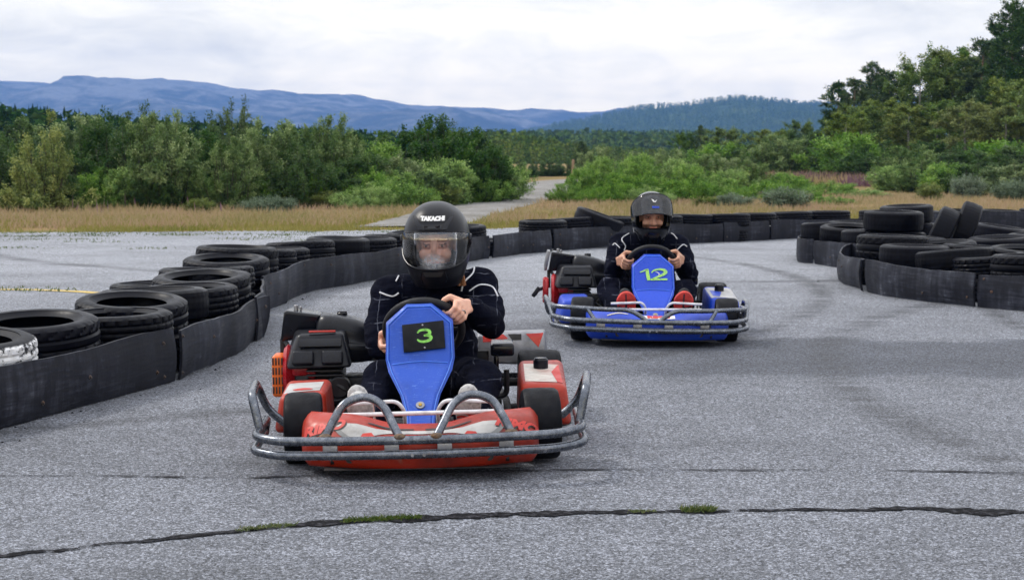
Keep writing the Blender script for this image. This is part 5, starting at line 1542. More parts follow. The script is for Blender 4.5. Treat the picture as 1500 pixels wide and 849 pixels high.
        if s > 0:
            MB().cyl((.462, .60, .245), (.462, .60, .292), .030, 18, .004).cyl((.462, .60, .288), (.462, .60, .296), .026, 18, .002).build('filler_cap', M_blackp, po)
    # mudguard over the right rear wheel and the frame stays by the seat
    stay = MB().box((.215 + .0, 1.0, .235), (.085, .012, .095), bev=.006)
    stay.build('seat_stay', M_blackp, root)
    MB().box((.315, 1.02, .29), (.10, .18, .055), bev=.012, seg=3).box((.29, 1.06, .20), (.022, .05, .16), bev=.004).build('brake_guard', M_blackg, root)
    cb = MB()
    for k in range(7): cb.cyl((.235, .86, .085 + k * .016), (.235, .86, .090 + k * .016), .026, 14)
    cb.build('spring', M_brass, root)
    MB().cyl((.235, .86, .06), (.235, .86, .21), .016, 12).tube([(.24, .9, .10), (.33, .9, .10), (.33, .9, .21)], .012, 8, .03).box((.27, .88, .145), (.03, .09, .13), bev=.004).build('brake_pump', M_dark, root)
    # ---- rear bumper with its corner box
    rb = MB().tube([(-.52, 1.16, .12), (-.52, 1.30, .13), (.52, 1.30, .13), (.52, 1.16, .12)], .014, 10, .06).tube([(-.50, 1.30, .22), (.50, 1.30, .22)], .013, 10).build('rear_bumper', M_steel, root)
    for s in ((1,) if b1 else ()):
        cbx = MB().hexa([(.21, 1.20, .20), (.515, 1.24, .18), (.53, 1.36, .18), (.21, 1.36, .20), (.21, 1.22, .325), (.505, 1.25, .330), (.517, 1.35, .332), (.21, 1.35, .325)], bev=.012, seg=3).build('corner_box', M_alu, rb, smooth=50)
        kb = bvh_of(cbx); V = tri2d([(.425, .322), (.502, .324), (.480, .262)], [[0, 1, 2]], .03)
        vv_, ff_ = drape(V, kb, lambda p: Vector((p[0], .8, p[1])), (0, 1, 0), .003); MB().add(vv_, ff_).build('reflector', M_reflect, cbx, smooth=0)
        V = tri2d([(.235, .322), (.325, .322), (.345, .306), (.33, .292), (.235, .292)], [[0, 1, 2, 3, 4]], .03)
        vv_, ff_ = drape(V, kb, lambda p: Vector((p[0], .8, p[1])), (0, 1, 0), .003); MB().add(vv_, ff_).build('reflector', M_reflect, cbx, smooth=0)
        V = tri2d([(.345, .322), (.405, .322), (.405, .296), (.365, .296)], [[0, 1, 2, 3]], .03)
        vv_, ff_ = drape(V, kb, lambda p: Vector((p[0], .8, p[1])), (0, 1, 0), .003); MB().add(vv_, ff_).build('sticker', M_ink, cbx, smooth=0)
    # ---- seat
    sr = []
    for k, (y, z, hw, th) in enumerate([(.40, .10, .16, .03), (.55, .085, .17, .05), (.75, .09, .18, .10), (.88, .15, .185, .16), (.97, .26, .175, .17), (1.03, .36, .16, .12), (1.05, .40, .13, .06)]):
        ring = []
        for j in range(15):
            a = -1 + 2 * j / 14
            ring.append(Vector((hw * math.sin(a * 1.45), y - th * (1 - math.cos(a * 1.45)) * (1 if k > 3 else .25) * .9, z + th * (1 - math.cos(a * 1.45)) * (0.25 if k > 3 else .9))))
        sr.append(ring)
    sm = MB().loft(sr, caps=False, closed=False).mesh('seat_shell')
    sme = evaluated_mesh(sm, [('SOLIDIFY', dict(thickness=.006)), ('SUBSURF', dict(levels=1))], 'seat'); sme.shade_smooth(); link('seat', sme, M_blackg, root)
    # ---- engine on the kart's right hand side (left in the picture)
    eng = MB()
    eng.box((-.45, .92, .17), (.20, .22, .16), bev=.02)
    for k in range(7): eng.box((-.42 + .0, .80, .125 + k * .019), (.15, .10, .007), bev=.002)
    eng.cyl((-.36, .80, .17), (-.36, .74, .17), .045, 18, .006).cyl((-.475, .80, .155), (-.475, .765, .155), .022, 14, .004)
    eng.tube([(-.40, .76, .20), (-.33, .74, .16), (-.28, .80, .12)], .012, 8, .03).tube([(-.44, .77, .13), (-.36, .75, .11), (-.29, .77, .18)], .007, 8, .03)
    eng.box((-.30, .92, .13), (.10, .16, .14), bev=.015)
    en = eng.build('engine', M_dark, root)
    fan = MB().cyl((-.600, .93, .215), (-.545, .93, .215), .118, 36, .016, r1=.105).cyl((-.55, .93, .21), (-.50, .93, .20), .090, 28, .014)
    fan.box((-.52, .83, .235), (.075, .06, .045), bev=.012, seg=3).cyl((-.475, .80, .22), (-.475, .785, .22), .018, 16, .003)
    fan.build('fan_cover', M_ered, en)
    if b1:
        gd = MB()
        for k in range(5):
            for j in range(3):
                pass
        gd.cyl((-.642, .93, .212), (-.598, .93, .212), .080, 28, .010).box((-.622, .905, .207), (.050, .12, .175), bev=.014, seg=3)
        go = gd.build('recoil_guard', M_orange, en)
        sl = MB()
        for j in range(4):
            for k in range(4): sl.box((-.641 + k * .0125, .8465, .150 + j * .040), (.0058, .010, .030), bev=.001)
        sl.build('slot', M_ink, go)
    else:
        gd = MB()
        for k in range(9): gd.box((-.648, .93 - .08 + k * .02, .222), (.012, .008, .15), bev=.002)
        gd.cyl((-.655, .93, .222), (-.618, .93, .222), .086, 28, .008)
        gd.build('recoil_guard', M_ered, en)
        MB().tube([(-.63, .90, .245), (-.69, .86, .225), (-.705, .84, .20)], .012, 8, .02).box((-.70, .845, .215), (.028, .03, .075), (0, R(35), 0), bev=.008).build('pull_handle', M_blackp, en)
    # big shaped plastic cover leaning back over the cylinder
    cv = MB().hexa([(-.575, .735, .248), (-.305, .735, .252), (-.31, .93, .265), (-.60, .93, .265), (-.530, .80, .385), (-.345, .80, .390), (-.335, .93, .400), (-.555, .93, .395)], bev=.016, seg=4).build('engine_cover', M_blackp, en, smooth=50)
    cvb = bvh_of(cv)
    cn_ = Vector((0, -.895, .44))
    rr_ = MB()
    for k in range(8): rr_.box((-.500 + k * .0185, .776, .352), (.010, .012, .020), (R(-25), 0, 0), bev=.002)
    rr_.build('vent', M_ink, cv)
    MB().box((-.436, .770, .353), (.175, .012, .036), (R(-25), 0, 0), bev=.005).build('vent_frame', M_blackg, cv)
    pz = MB()
    for x in (-.505, -.385): pz.box((x, .742, .295), (.088, .022, .060), (R(-25), 0, 0), bev=.010, seg=3)
    pz.build('raised_pad', M_blackp, cv)
    if b1: MB().box((-.43, .806, .3955), (.11, .012, .008), (R(-25), 0, 0), bev=.002).build('sticker', M_redink, cv)
    # airbox, upper outer corner
    ab = MB().hexa([(-.622, .95, .338), (-.48, .95, .352), (-.47, 1.12, .38), (-.605, 1.12, .37), (-.600, .93, .474), (-.446, .93, .452), (-.446, 1.10, .450), (-.590, 1.10, .475)], bev=.012, seg=3).build('air_box', M_blackg, en, smooth=50)
    MB().cyl((-.555, 1.0, .465), (-.555, 1.0, .490), .010, 10, .002).cyl((-.535, 1.0, .465), (-.535, 1.0, .484), .006, 10, .002).build('lever', M_alu, ab)
    if not b1: MB().hexa([(-.648, .945, .345), (-.630, .945, .345), (-.628, 1.10, .37), (-.648, 1.10, .37), (-.626, .925, .480), (-.606, .925, .478), (-.606, 1.08, .478), (-.626, 1.08, .48)], bev=.006).build('air_box_side', M_alu, ab)
    MB().box((-.615, 1.0, .29), (.022, .03, .12), bev=.004).tube([(-.60, .96, .34), (-.575, .92, .31)], .010, 8).build('bracket', M_dark, en)
    # fuel tank: a wide rounded moulding between the airbox and the seat
    tk = []
    for i in range(13):
        u = i / 12; x = -.465 + .245 * u
        zt = .468 - .050 * u - .03 * (1 - sstep(u, 0, .10)); hh = .20 - .03 * u
        e = .72 + .28 * math.sin(min(1, max(0.0, .08 + u * .92)) * math.pi) ** .5
        Pq = [(.86, zt - hh), (.845, zt - hh * .62), (.875, zt - hh * .50), (.88, zt - hh * .25), (.905, zt - .012), (.95, zt), (1.05, zt - .005), (1.10, zt - .05), (1.10, zt - hh)]
        tk.append([Vector((x, 1.0 + (p.y - 1.0) * e, zt - hh * .5 + (p.z - zt + hh * .5) * e)) for p in crom([(0, a, b_) for a, b_ in Pq], 4)])
    ft = MB().loft(tk).build('fuel_tank', M_blackp, root, smooth=50)
    MB().cyl((-.36, .99, .435), (-.36, .99, .458), .022, 16, .004).box((-.36, .985, .458), (.04, .012, .008), bev=.003).build('filler_cap', M_blackp, ft)
    return root

K1 = (XD(619.5, 5.93), 5.93, 0); K2 = (XD(958, 9.8), 9.8, 0)
kart1 = build_kart('go_kart', 'red go-kart with a blue steering panel numbered 3, nearest the camera', K1, (0, R(-.9), R(1.5)),
    dict(style=1, body=M_red, panel=M_panel, steer=R(4), wheel_c=(-.0, .455, .435), bump_tilt=R(-.5), panel_tilt=R(-1), panel_dx=-.004))
kart2 = build_kart('go_kart', 'blue go-kart with the number 12 on its steering panel, farther from the camera', K2, (0, R(.6), R(0)),
    dict(style=2, body=M_blue, panel=M_panel2, steer=R(-5), wheel_c=(.012, .455, .425), bump_dx=-.045, bump_tilt=R(.5), panel_dz=-.048, panel_dx=.012))
# ------------------------------------------------------------------ drivers
def mat_skin(name, base):
    m, t, b, out = new_mat(name)
    at = t.n('ShaderNodeAttribute', attribute_name='tone')
    co = t.n('ShaderNodeTexCoord').outputs['Object']
    n = t.noise(co, 30, 5, .6); n2 = t.noise(co, 90, 4)
    c = t.mix(t.maprange(n, .35, .7, 0, .35), (*base, 1), (base[0] * .85, base[1] * .62, base[2] * .55, 1))
    c = t.mix(1.0, c, at.outputs['Color'], 'MULTIPLY')
    t.l(c, b.inputs['Base Color']); b.inputs['Roughness'].default_value = .48
    b.inputs['Subsurface Weight'].default_value = .08; b.inputs['Subsurface Radius'].default_value = (.01, .004, .002)
    t.l(t.bump(n2, .15, .002), b.inputs['Normal'])
    return m
def mat_suit():
    m, t, b, out = new_mat('quilted_navy_overalls')
    co = t.n('ShaderNodeTexCoord').outputs['Object']
    w_ = t.noise(co, 5, 4, .6, col=True)
    wv = t.n('ShaderNodeVectorMath', operation='ADD', inp={0: co, 1: t.n('ShaderNodeVectorMath', operation='SCALE', inp={0: w_, 'Scale': .05}).outputs[0]}).outputs[0]
    sp = t.n('ShaderNodeSeparateXYZ', inp={0: wv})
    def line(s, per, off):
        f = t.math('FRACT', t.math('ADD', t.math('DIVIDE', s, per), off))
        return t.maprange(t.math('ABSOLUTE', t.math('SUBTRACT', f, .5)), .004 / per * .25, .008 / per * .25, 1, 0)
    g = t.math('MAXIMUM', line(sp.outputs[0], .095, .2), line(sp.outputs[2], .095, .6))
    g = t.math('MULTIPLY', g, t.ramp(t.noise(co, 14, 3), [(.46, 0.0), (.62, .55)]))
    n = t.noise(co, 9, 6, .65)
    c = t.mix(t.maprange(n, .4, .75, 0, .6), (.0024, .0030, .0085, 1), (.0075, .009, .020, 1))
    lint = t.ramp(t.noise(co, 60, 6, .8, 1.2), [(.66, 0.0), (.74, .22)])
    c = t.mix(lint, c, (.13, .13, .15, 1))
    c = t.mix(g, c, (.17, .18, .23, 1))
    t.l(c, b.inputs['Base Color']); b.inputs['Roughness'].default_value = .9; b.inputs['Specular IOR Level'].default_value = .05
    fold = t.n('ShaderNodeMapping', inp={'Vector': co, 'Rotation': (.4, .2, .5), 'Scale': (1, 1, 2.6)}).outputs[0]
    hgt = t.math('ADD', t.math('MULTIPLY', t.noise(fold, 9, 4, .55, .8), 1.0), t.math('MULTIPLY', t.noise(co, 220, 3), .05))
    t.l(t.bump(hgt, .55, .03), b.inputs['Normal'])
    return m
M_suit = mat_suit()
M_pipe = pmat('white_piping', (.70, .70, .74), .6, var=.08)
def mat_visor(name, tint, opac, rough=.04, smudge=.1, refl=1.0, whitish=0):
    m, t, b, out = new_mat(name)
    t.t.nodes.remove(b)
    tr = t.n('ShaderNodeBsdfTransparent', inp={'Color': (*tint, 1)})
    co = t.n('ShaderNodeTexCoord').outputs['Object']
    gl = t.n('ShaderNodeBsdfGlossy', inp={'Color': (refl, refl, refl, 1), 'Roughness': rough})
    fr_ = t.n('ShaderNodeFresnel', inp={'IOR': 1.55}).outputs[0]
    mx_ = t.n('ShaderNodeMixShader', inp={0: t.math('ADD', fr_, opac)})
    t.l(tr.outputs[0], mx_.inputs[1]); t.l(gl.outputs[0], mx_.inputs[2])
    df = t.n('ShaderNodeBsdfDiffuse', inp={'Color': (.6, .62, .66, 1)})
    sm = t.ramp(t.noise(co, 26, 7, .72, .6), [(.50, 0.0), (.72, smudge)])
    if whitish:  # mottled whitish patch low in the middle of the visor
        q = t.n('ShaderNodeSeparateXYZ', inp={0: co})
        dx = t.math('DIVIDE', q.outputs[0], .050); dz = t.math('DIVIDE', t.math('ADD', q.outputs[2], .058), .034)
        g_ = t.maprange(t.math('ADD', t.math('MULTIPLY', dx, dx), t.math('MULTIPLY', dz, dz)), 0, 1.3, 1, 0, True)
        sm = t.math('ADD', sm, t.math('MULTIPLY', g_, t.ramp(t.noise(co, 75, 6, .75, .8), [(.38, .12), (.52, .35), (.60, whitish)])))
    m2 = t.n('ShaderNodeMixShader', inp={0: sm}); t.l(mx_.outputs[0], m2.inputs[1]); t.l(df.outputs[0], m2.inputs[2])
    t.l(m2.outputs[0], out.inputs[0]); return m
M_visor1 = mat_visor('clear_visor', (.97, .975, .99), .02, .075, .03, whitish=.55)
M_visor2 = mat_visor('smoked_visor', (.30, .32, .38), .05, .01, .04, refl=.5)
M_hmatt = pmat('satin_black_helmet', (.005, .0055, .009), .33, var=.2, scale=8, spec=.22, dirt=(.02, .02, .024), dirt_amt=.25, dscale=20, rvar=.06)
M_hgloss = pmat('gloss_black_helmet', (.004, .005, .009), .12, var=.2, scale=8, spec=.42, coat=.15, rvar=.05)
M_liner = pmat('helmet_lining', (.006, .006, .007), .95, var=.3, spec=.05)
M_shoe = pmat('grey_white_shoe', (.46, .45, .44), .8, var=.35, scale=60, dirt=(.16, .15, .15), dirt_amt=.9, dscale=34, bump=.4, bscale=90)
M_shoered = pmat('red_sole', (.50, .035, .022), .65, var=.25, scale=24, dirt=(.12, .02, .02), dirt_amt=.5, dscale=18)
M_shoeblk = pmat('black_shoe', (.010, .010, .012), .7, var=.3)
M_hair = pmat('auburn_hair', (.22, .085, .03), .6, var=.4, scale=60)

def remeshed(mb, name, vox, smooth=4, fac=.5):
    me = bpy.data.meshes.new('work'); me.from_pydata(mb.v, [], mb.f); me.update()
    r = evaluated_mesh(me, [('REMESH', dict(mode='VOXEL', voxel_size=vox)), ('SMOOTH', dict(iterations=smooth, factor=fac))], name)
    bpy.data.meshes.remove(me)
    return r

class Helm:
    """helmet shell: a tapering superellipse in plan at every height"""
    def __init__(s, C, yaw, pitch, ax=.134, ay=.165, zt=.158, zb=.19):
        s.C = Vector(C); s.M = Matrix.Translation(C) @ Euler((pitch, 0, yaw)).to_matrix().to_4x4()
        s.ax, s.ay, s.zt, s.zb = ax, ay, zt, zb
    def k(s, z):
        if z >= 0: return max(0.0, 1 - (abs(z) / s.zt) ** 2.25) ** (1 / 2.05)
        return max(0.0, 1 - (abs(z) / (s.zb * 1.22)) ** 2.9) ** (1 / 2.2)
    def pt(s, az, z, off=0.0):
        p = 2.25; kk = s.k(z)
        c, sn = math.cos(az), math.sin(az)
        ay = s.ay * (1 + (.07 * sstep(-z, 0, .12) if c > 0 else -.10 * sstep(-z, .02, .17)))
        ax = s.ax * (1 - .10 * sstep(-z, .03, .17))
        r = 1 / ((abs(sn) / ax) ** p + (abs(c) / ay) ** p) ** (1 / p)
        q = Vector((sn * r * kk, -c * r * kk, z))
        if off:
            e = 1e-3
            a = s.pt(az + e, z) - s.pt(az - e, z); b_ = s.pt(az, min(s.zt - 2e-3, z + e)) - s.pt(az, max(-s.zb, z - e))
            n = a.cross(b_); n = n.normalized() if n.length > 1e-12 else Vector((0, 0, 1))
            if n.dot(q) < 0: n = -n
            q = q + n * off
        return q
    def shell(s, off, n=96, m_=56, zc=-.172):
        rings = []
        for j in range(m_ + 1):
            u = j / m_; z = zc + (s.zt - .0006 - zc) * math.sin(u * math.pi / 2) ** .92
            rings.append([s.pt(2 * math.pi * i / n, z, off if z < s.zt - .02 else 0) + (Vector((0, 0, off)) if z >= s.zt - .02 else Vector()) for i in range(n)])
        return rings

def build_helmet(parent, H, style):
    outer = MB().loft(H.shell(0)).mesh('shell'); inner = MB().loft(H.shell(-.024, zc=-.180)).mesh('inner')
    # eye port: a rounded slot cut with booleans
    def slot(zt, zb, hw, name):
        pts = []
        r_ = .042
        for cx_, cz_, a0 in ((hw - r_, zt - r_, 0), (-hw + r_, zt - r_, 90), (-hw + r_, zb + r_, 180), (hw - r_, zb + r_, 270)):
            for k in range(7):
                a = R(a0 + 15 * k); pts.append((cx_ + r_ * math.cos(a), cz_ + r_ * math.sin(a)))
        return MB().prism(pts, -.34, -.02, 'xz', bev=0).mesh(name)
    zt, zb = (.050, -.078)
    so = bpy.data.objects.new('w1', slot(zt, zb, .112, 'slot')); COL.objects.link(so)
    io = bpy.data.objects.new('w2', inner); COL.objects.link(io)
    def cut(me, objs, name):
        return evaluated_mesh(me, [('BOOLEAN', dict(operation='DIFFERENCE', solver='EXACT', object=o)) for o in objs], name)
    sh = cut(outer, [io, so], 'helmet_shell')
    # lining: between two smaller shells, same slot but a little narrower
    l_out = MB().loft(H.shell(-.0245, zc=-.168)).mesh('lo'); l_in = MB().loft(H.shell(-.046, zc=-.178)).mesh('li')
    lio = bpy.data.objects.new('w3', l_in); COL.objects.link(lio)
    s2 = bpy.data.objects.new('w4', slot(zt - .004, zb + .006, .098, 'slot2')); COL.objects.link(s2)
    ln = cut(l_out, [lio, s2], 'lining')
    for o in (so, io, lio, s2): bpy.data.objects.remove(o)
    for me in (sh, ln): me.shade_smooth(); me.set_sharp_from_angle(angle=R(38)); me.materials.clear()
    hel = link('helmet', sh, M_hmatt if style == 1 else M_hgloss, parent); hel.matrix_local = H.M
    link('lining', ln, M_liner, hel)
    # rubber bead round the port
    # visor
    def patch(a0, a1, f0, f1, off, name, mat_, n=40, k=12, th=.0025, xf=None):
        v = []; f = []
        for i in range(n + 1):
            a = a0 + (a1 - a0) * i / n
            for j in range(k + 1):
                z = f0(a) + (f1(a) - f0(a)) * j / k
                q = H.pt(a, z, off)
                v.append(xf @ q if xf is not None else q)
            if i:
                for j in range(k): b0 = (i - 1) * (k + 1) + j; f.append((b0, b0 + k + 1, b0 + k + 2, b0 + 1))
        me = bpy.data.meshes.new('w'); me.from_pydata([tuple(p) for p in v], [], f)
        r = evaluated_mesh(me, [('SOLIDIFY', dict(thickness=th, offset=-1))], name); r.shade_smooth(); r.set_sharp_from_angle(angle=R(50))
        return link(name, r, mat_, hel), v, (n, k)
    def rim_tube(v, nk, r_, nm, par, mat_):
        n, k = nk
        loop = [v[i * (k + 1)] for i in range(n + 1)] + [v[n * (k + 1) + j] for j in range(1, k + 1)] + [v[i * (k + 1) + k] for i in range(n - 1, -1, -1)] + [v[j] for j in range(k - 1, 0, -1)]
        MB().tube(loop, r_, 6, closed=True).build(nm, mat_, par)
    A = R(78)
    lo = lambda a: -.088 + .062 * (abs(a) / A) ** 2.2
    hi = lambda a: .060 - .030 * (abs(a) / A) ** 2.0
    if style == 1:
        vo, v, nk = patch(-A, A, lo, hi, .0045, 'visor', M_visor1); rim_tube(v, nk, .0022, 'visor_edge', vo, M_blackg)
    else:
        piv = Vector((0, .02, .0)); xf = Matrix.Translation(piv) @ Matrix.Rotation(R(-31), 4, 'X') @ Matrix.Scale(1.03, 4) @ Matrix.Translation(-piv)
        vo, v, nk = patch(-A, A, lambda a: -.082 + .05 * (abs(a) / A) ** 2.2, hi, .008, 'visor', M_visor2, xf=xf); rim_tube(v, nk, .0028, 'visor_edge', vo, M_blackg)
        # a small white bird mark and a blue strip on the raised visor
        vb = bvh_of(vo)
        up3 = lambda p: Vector((p[0], -.5, p[1]))
        for pts, mt, nm in (([(-.020, .112), (-.006, .108), (.0, .098), (.016, .110), (.006, .094), (-.008, .094)], M_whink, 'emblem'), ([(-.018, .058), (.026, .058), (.026, .070), (-.018, .070)], M_blue, 'sticker')):
            tri = tri2d(pts, [list(range(len(pts)))], .012); vv, ff = drape(tri, vb, up3, (0, 1, 0), .0025); MB().add(vv, ff).build(nm, mt, vo, smooth=0)
    for s in (-1, 1):
        q = H.pt(s * R(82), .006, .004); nrm = Vector((s, 0, 0))
        MB().cyl(q - nrm * .004, q + nrm * .006, .024, 24, .003).build('visor_pivot', M_blackg, hel)
    hb = bvh_of(hel); f3 = lambda p: Vector((p[0], -.5, p[1]))
    if style == 1:
        # angular vent above the visor
        def raised(pts, nm, mt, h=.008):
            tri = tri2d(pts, [list(range(len(pts)))], .014); V, Fc = drape(tri, hb, f3, (0, 1, 0), .001)
            V2, _ = drape(tri, hb, f3, (0, 1, 0), h)
            mb = MB(); mb.add(V2, Fc)
            n_ = len(pts)
            # side walls along the outline
            e3 = []
            for i in range(n_):
                a, b_ = Vector((*pts[i], 0)), Vector((*pts[(i + 1) % n_], 0))
                for k in range(5): q = a.lerp(b_, k / 5); e3.append((q.x, q.y))
            B0, _ = drape((e3, []), hb, f3, (0, 1, 0), -.001); B1, _ = drape((e3, []), hb, f3, (0, 1, 0), h)
            mb.loft([B0, B1], caps=False)
            return mb.build(nm, mt, hel, smooth=30)
        raised([(-.078, .110), (-.066, .112), (-.042, .086), (.042, .086), (.066, .112), (.078, .110), (.054, .066), (-.054, .066)], 'top_vent', M_blackg, .008)
        raised([(-.040, .085), (-.022, .077), (.022, .077), (.040, .085), (.030, .069), (-.030, .069)], 'vent_slot', M_hgloss, .013)
        tx = text_tris('TAKACHI', .0195, .0017, 0, 1.12, .006); V, Fc = tx
        bgp = tri2d([(-.050, .0985), (.050, .0985), (.051, .1155), (-.051, .1155)], [[0, 1, 2, 3]], .008)
        vv, ff = drape(bgp, hb, f3, (0, 1, 0), .0012); MB().add(vv, ff).build('badge', M_ink, hel, smooth=0)
        vv, ff = drape(([(x, y + .107) for x, y in V], Fc), hb, f3, (0, 1, 0), .0024); MB().add(vv, ff).build('lettering', M_whink, hel, smooth=0)
        raised([(-.040, -.100), (.040, -.100), (.030, -.118), (-.030, -.118)], 'chin_vent', M_ink, .003)
        # moulded chin line
        for s in (-1, 1):
            pl, _ = drape(([(s * x, z) for x, z in [(.045, -.098), (.052, -.122), (.045, -.150)]], []), hb, f3, (0, 1, 0), .0005)
            MB().tube(pl, .0018, 6).build('chin_line', M_blackg, hel)
    else:
        raised_pts = [(-.035, -.112), (.035, -.112), (.026, -.130), (-.026, -.130)]
        tri = tri2d(raised_pts, [[0, 1, 2, 3]], .014); vv, ff = drape(tri, hb, f3, (0, 1, 0), .002); MB().add(vv, ff).build('chin_vent', M_ink, hel, smooth=0)
    return hel

def grip(WC, th, up, wr=.148):
    """points of a hand closed round the rim at angle th: palm, fingers, thumb, wrist"""
    e1 = Vector((1, 0, 0)); wu = Vector((0, -.60, .80)); n = Vector((0, .80, .60))
    rh = e1 * math.cos(th) + wu * math.sin(th); tn = (-e1 * math.sin(th) + wu * math.cos(th)) * up
    Rp = Vector(WC) + rh * wr
    mb = MB()
    wrist = Rp + rh * .058 + Vector((0, .97, .10)) * .074 - tn * .022
    # palm: from the knuckles back to the wrist
    for k, o in enumerate((.031, .011, -.010, -.029)):
        kn = Rp + rh * .034 + n * .004 + tn * o
        mb.cone(kn, .0125, wrist + tn * o * .55, .017, 12)
    ln = (1.0, 1.08, 1.0, .84)
    for k, o in enumerate((.0335, .0115, -.0108, -.0315)):
        t_ = tn * (o * 1.02); s = ln[k]
        pts = [Rp + rh * .034 + n * .004 + t_, Rp + rh * .030 * s - n * .022 + t_, Rp + rh * .004 - n * .034 * s + t_ * .97, Rp - rh * .021 * s - n * .023 + t_ * .95, Rp - rh * .027 * s - n * .006 + t_ * .94]
        mb.chain(pts, [.0106, .0098, .0091, .0085, .0078], 12)
        mb.ell(pts[1], (.0108,) * 3, n=12); mb.ell(pts[0], (.0116,) * 3, n=12)
    tb = wrist.lerp(Rp + rh * .034 + n * .004, .42) + tn * .026
    mb.chain([tb, Rp + rh * .020 + n * .030 + tn * .052, Rp - rh * .006 + n * .026 + tn * .056, Rp - rh * .022 + n * .012 + tn * .050], [.0165, .0128, .0112, .0095], 12)
    return mb, wrist, Rp, rh, tn, n

def build_driver(name, label, kart, loc, rot, c):
    root = thing(name, label, 'person', loc, rot, 'kart drivers')
    HC = Vector(c['head']); H = Helm(HC, c['yaw'], c['pitch']) if c['style'] == 1 else Helm(HC, c['yaw'], c['pitch'], .124, .155, .152, .18)
    hc = H.M @ Vector((0, -.012, -.012)); Mh = Matrix.Translation(hc) @ H.M.to_3x3().to_4x4()
    body = MB(); suit = MB()
    # head and face
    def hp(x, y, z): return Mh @ Vector((x, y, z))
    hm_ = MB()
    hm_.ell((0, .005, .025), (.074, .095, .088), n=28).ell((0, -.018, -.035), (.060, .072, .078), n=24).ell((0, -.060, -.088), (.030, .026, .022)).ell((0, -.038, -.06), (.050, .050, .048))
    for s in (-1, 1):
        hm_.ell((s * .040, -.064, -.030), (.026, .024, .026)).ell((s * .033, -.084, .030), (.026, .012, .009)).ell((s * .076, .012, -.005), (.010, .022, .032))
        hm_.ell((s * .012, -.102, -.034), (.010, .010, .009))
        hm_.ell((s * .032, -.078, .006), (.0145, .0145, .0125))
    hm_.chain([(0, -.088, .020), (0, -.102, -.008), (0, -.115, -.031)], [.010, .0105, .0125])
    hm_.ell((0, -.087, -.062), (.026, .012, .006)).ell((0, -.086, -.072), (.023, .012, .0065))
    body.add([Mh @ Vector(p) for p in hm_.v], hm_.f)
    nk = Vector(c['neck'])
    body.cone(hc + Vector((0, .02, -.06)), .056, nk + Vector((0, .0, -.02)), .06, 16)
    # torso
    pel, bel, che = Vector(c['pelvis']), Vector(c['belly']), Vector(c['chest'])
    for tgt, k in ((body, .90), (suit, 1.0)):
        tgt.ell(pel, (.190 * k, .14 * k, .12 * k), n=22).ell(bel, (.182 * k, .13 * k, .16 * k), n=22).ell(che, (.180 * k, .125 * k, .145 * k), n=22)
        tgt.cone(nk + Vector((0, .01, -.02)), .066 * k, che + Vector((0, .0, .06)), .10 * k, 18)
    suit.cone(nk + Vector((0, .0, -.02)), .072, nk + Vector((0, -.030, .030)), .066, 18)
    hands = []
    for side in ('L', 'R'):
        sgn = -1 if side == 'L' else 1
        sh, el = Vector(c['sh' + side]), Vector(c['el' + side])
        hm2, wr_, Rp, rh, tn, n_ = grip(c['wheel'], c['th' + side], sgn * 1 if side == 'R' else 1 * -1)
        body.add(hm2.v, hm2.f)
        fo = wr_.lerp(el, .5)
        body.chain([nk + Vector((0, .01, -.05)), sh, el, fo, wr_], [.05, .052, .042, .038, .025])
        cuff = wr_.lerp(el, .06)
        suit.chain([nk + Vector((sgn * .04, .012, -.045)), sh, sh.lerp(el, .5) + Vector((sgn * .004, .004, .0)), el, el.lerp(cuff, .55) + Vector((0, 0, -.008)), cuff], [.066, .080, .069, .062, .055, .039], 18)
        suit.ell(sh.lerp(el, .72) + Vector((sgn * .004, 0, 0)), (.070, .066, .052)).ell(el.lerp(cuff, .3), (.062, .062, .05))
        hands.append((wr_, el, Rp, rh, tn, n_))
        kn, an = Vector(c['kn' + side]), Vector(c['an' + side])
        hip = pel + Vector((sgn * .095, -.05, -.005))
        body.chain([hip, kn, kn.lerp(an, .4) + Vector((0, .03, .0)), an], [.09, .056, .05, .036])
        suit.chain([hip, hip.lerp(kn, .55), kn, kn.lerp(an, .45) + Vector((0, .02, -.01)), kn.lerp(an, .93)], [.108, .096, .076, .070, .058], 18)
        suit.ell(kn.lerp(hip, .2), (.082, .08, .066))
        foot = an + Vector((0, -.07, .08)); body.chain([an, foot], [.034, .03])
    bme = remeshed(body, 'body', .0042, 3, .45)
    # skin tones: brows, eyes, lips, stubble
    n = len(bme.vertices); co = np.empty(n * 3, np.float32); bme.vertices.foreach_get('co', co); co = co.reshape(-1, 3)
    Mi = np.array(Mh.inverted()); L = co @ Mi[:3, :3].T + Mi[:3, 3]
    tone = np.ones((n, 4), np.float32)
    x, y, z = np.abs(L[:, 0]), L[:, 1], L[:, 2]
    face = (y < -.045) & (z > -.12) & (z < .09) & (np.abs(L).max(1) < .14)
    def put(mask, col): tone[mask & face, :3] = col
    if c['beard']:
        bmask = (z < -.040) & ~((x < .024) & (z > -.079) & (z < -.054))
        put(bmask, (.30, .26, .25)); put((z > -.052) & (z < -.040) & (x < .030), (.22, .18, .17))
    put((x < .024) & (z > -.078) & (z < -.056), (.80, .42, .42))
    put((x > .012) & (x < .056) & (z > .023) & (z < .032), (.42, .33, .29))
    put((x > .016) & (x < .049) & (z > -.008) & (z < .016), (.62, .50, .48))
    put((x > .022) & (x < .042) & (z > .001) & (z < .009), (.80, .84, .88))
    put((x > .027) & (x < .037) & (z > .001) & (z < .010), (.08, .07, .07))
    put((x > .020) & (x < .045) & (z > .010) & (z < .015), (.16, .13, .12))
    hair = (np.abs(L).max(1) < .14) & ((z > .065) | (y > .03)) & (z > -.10)
    tone[hair, :3] = c['hair']
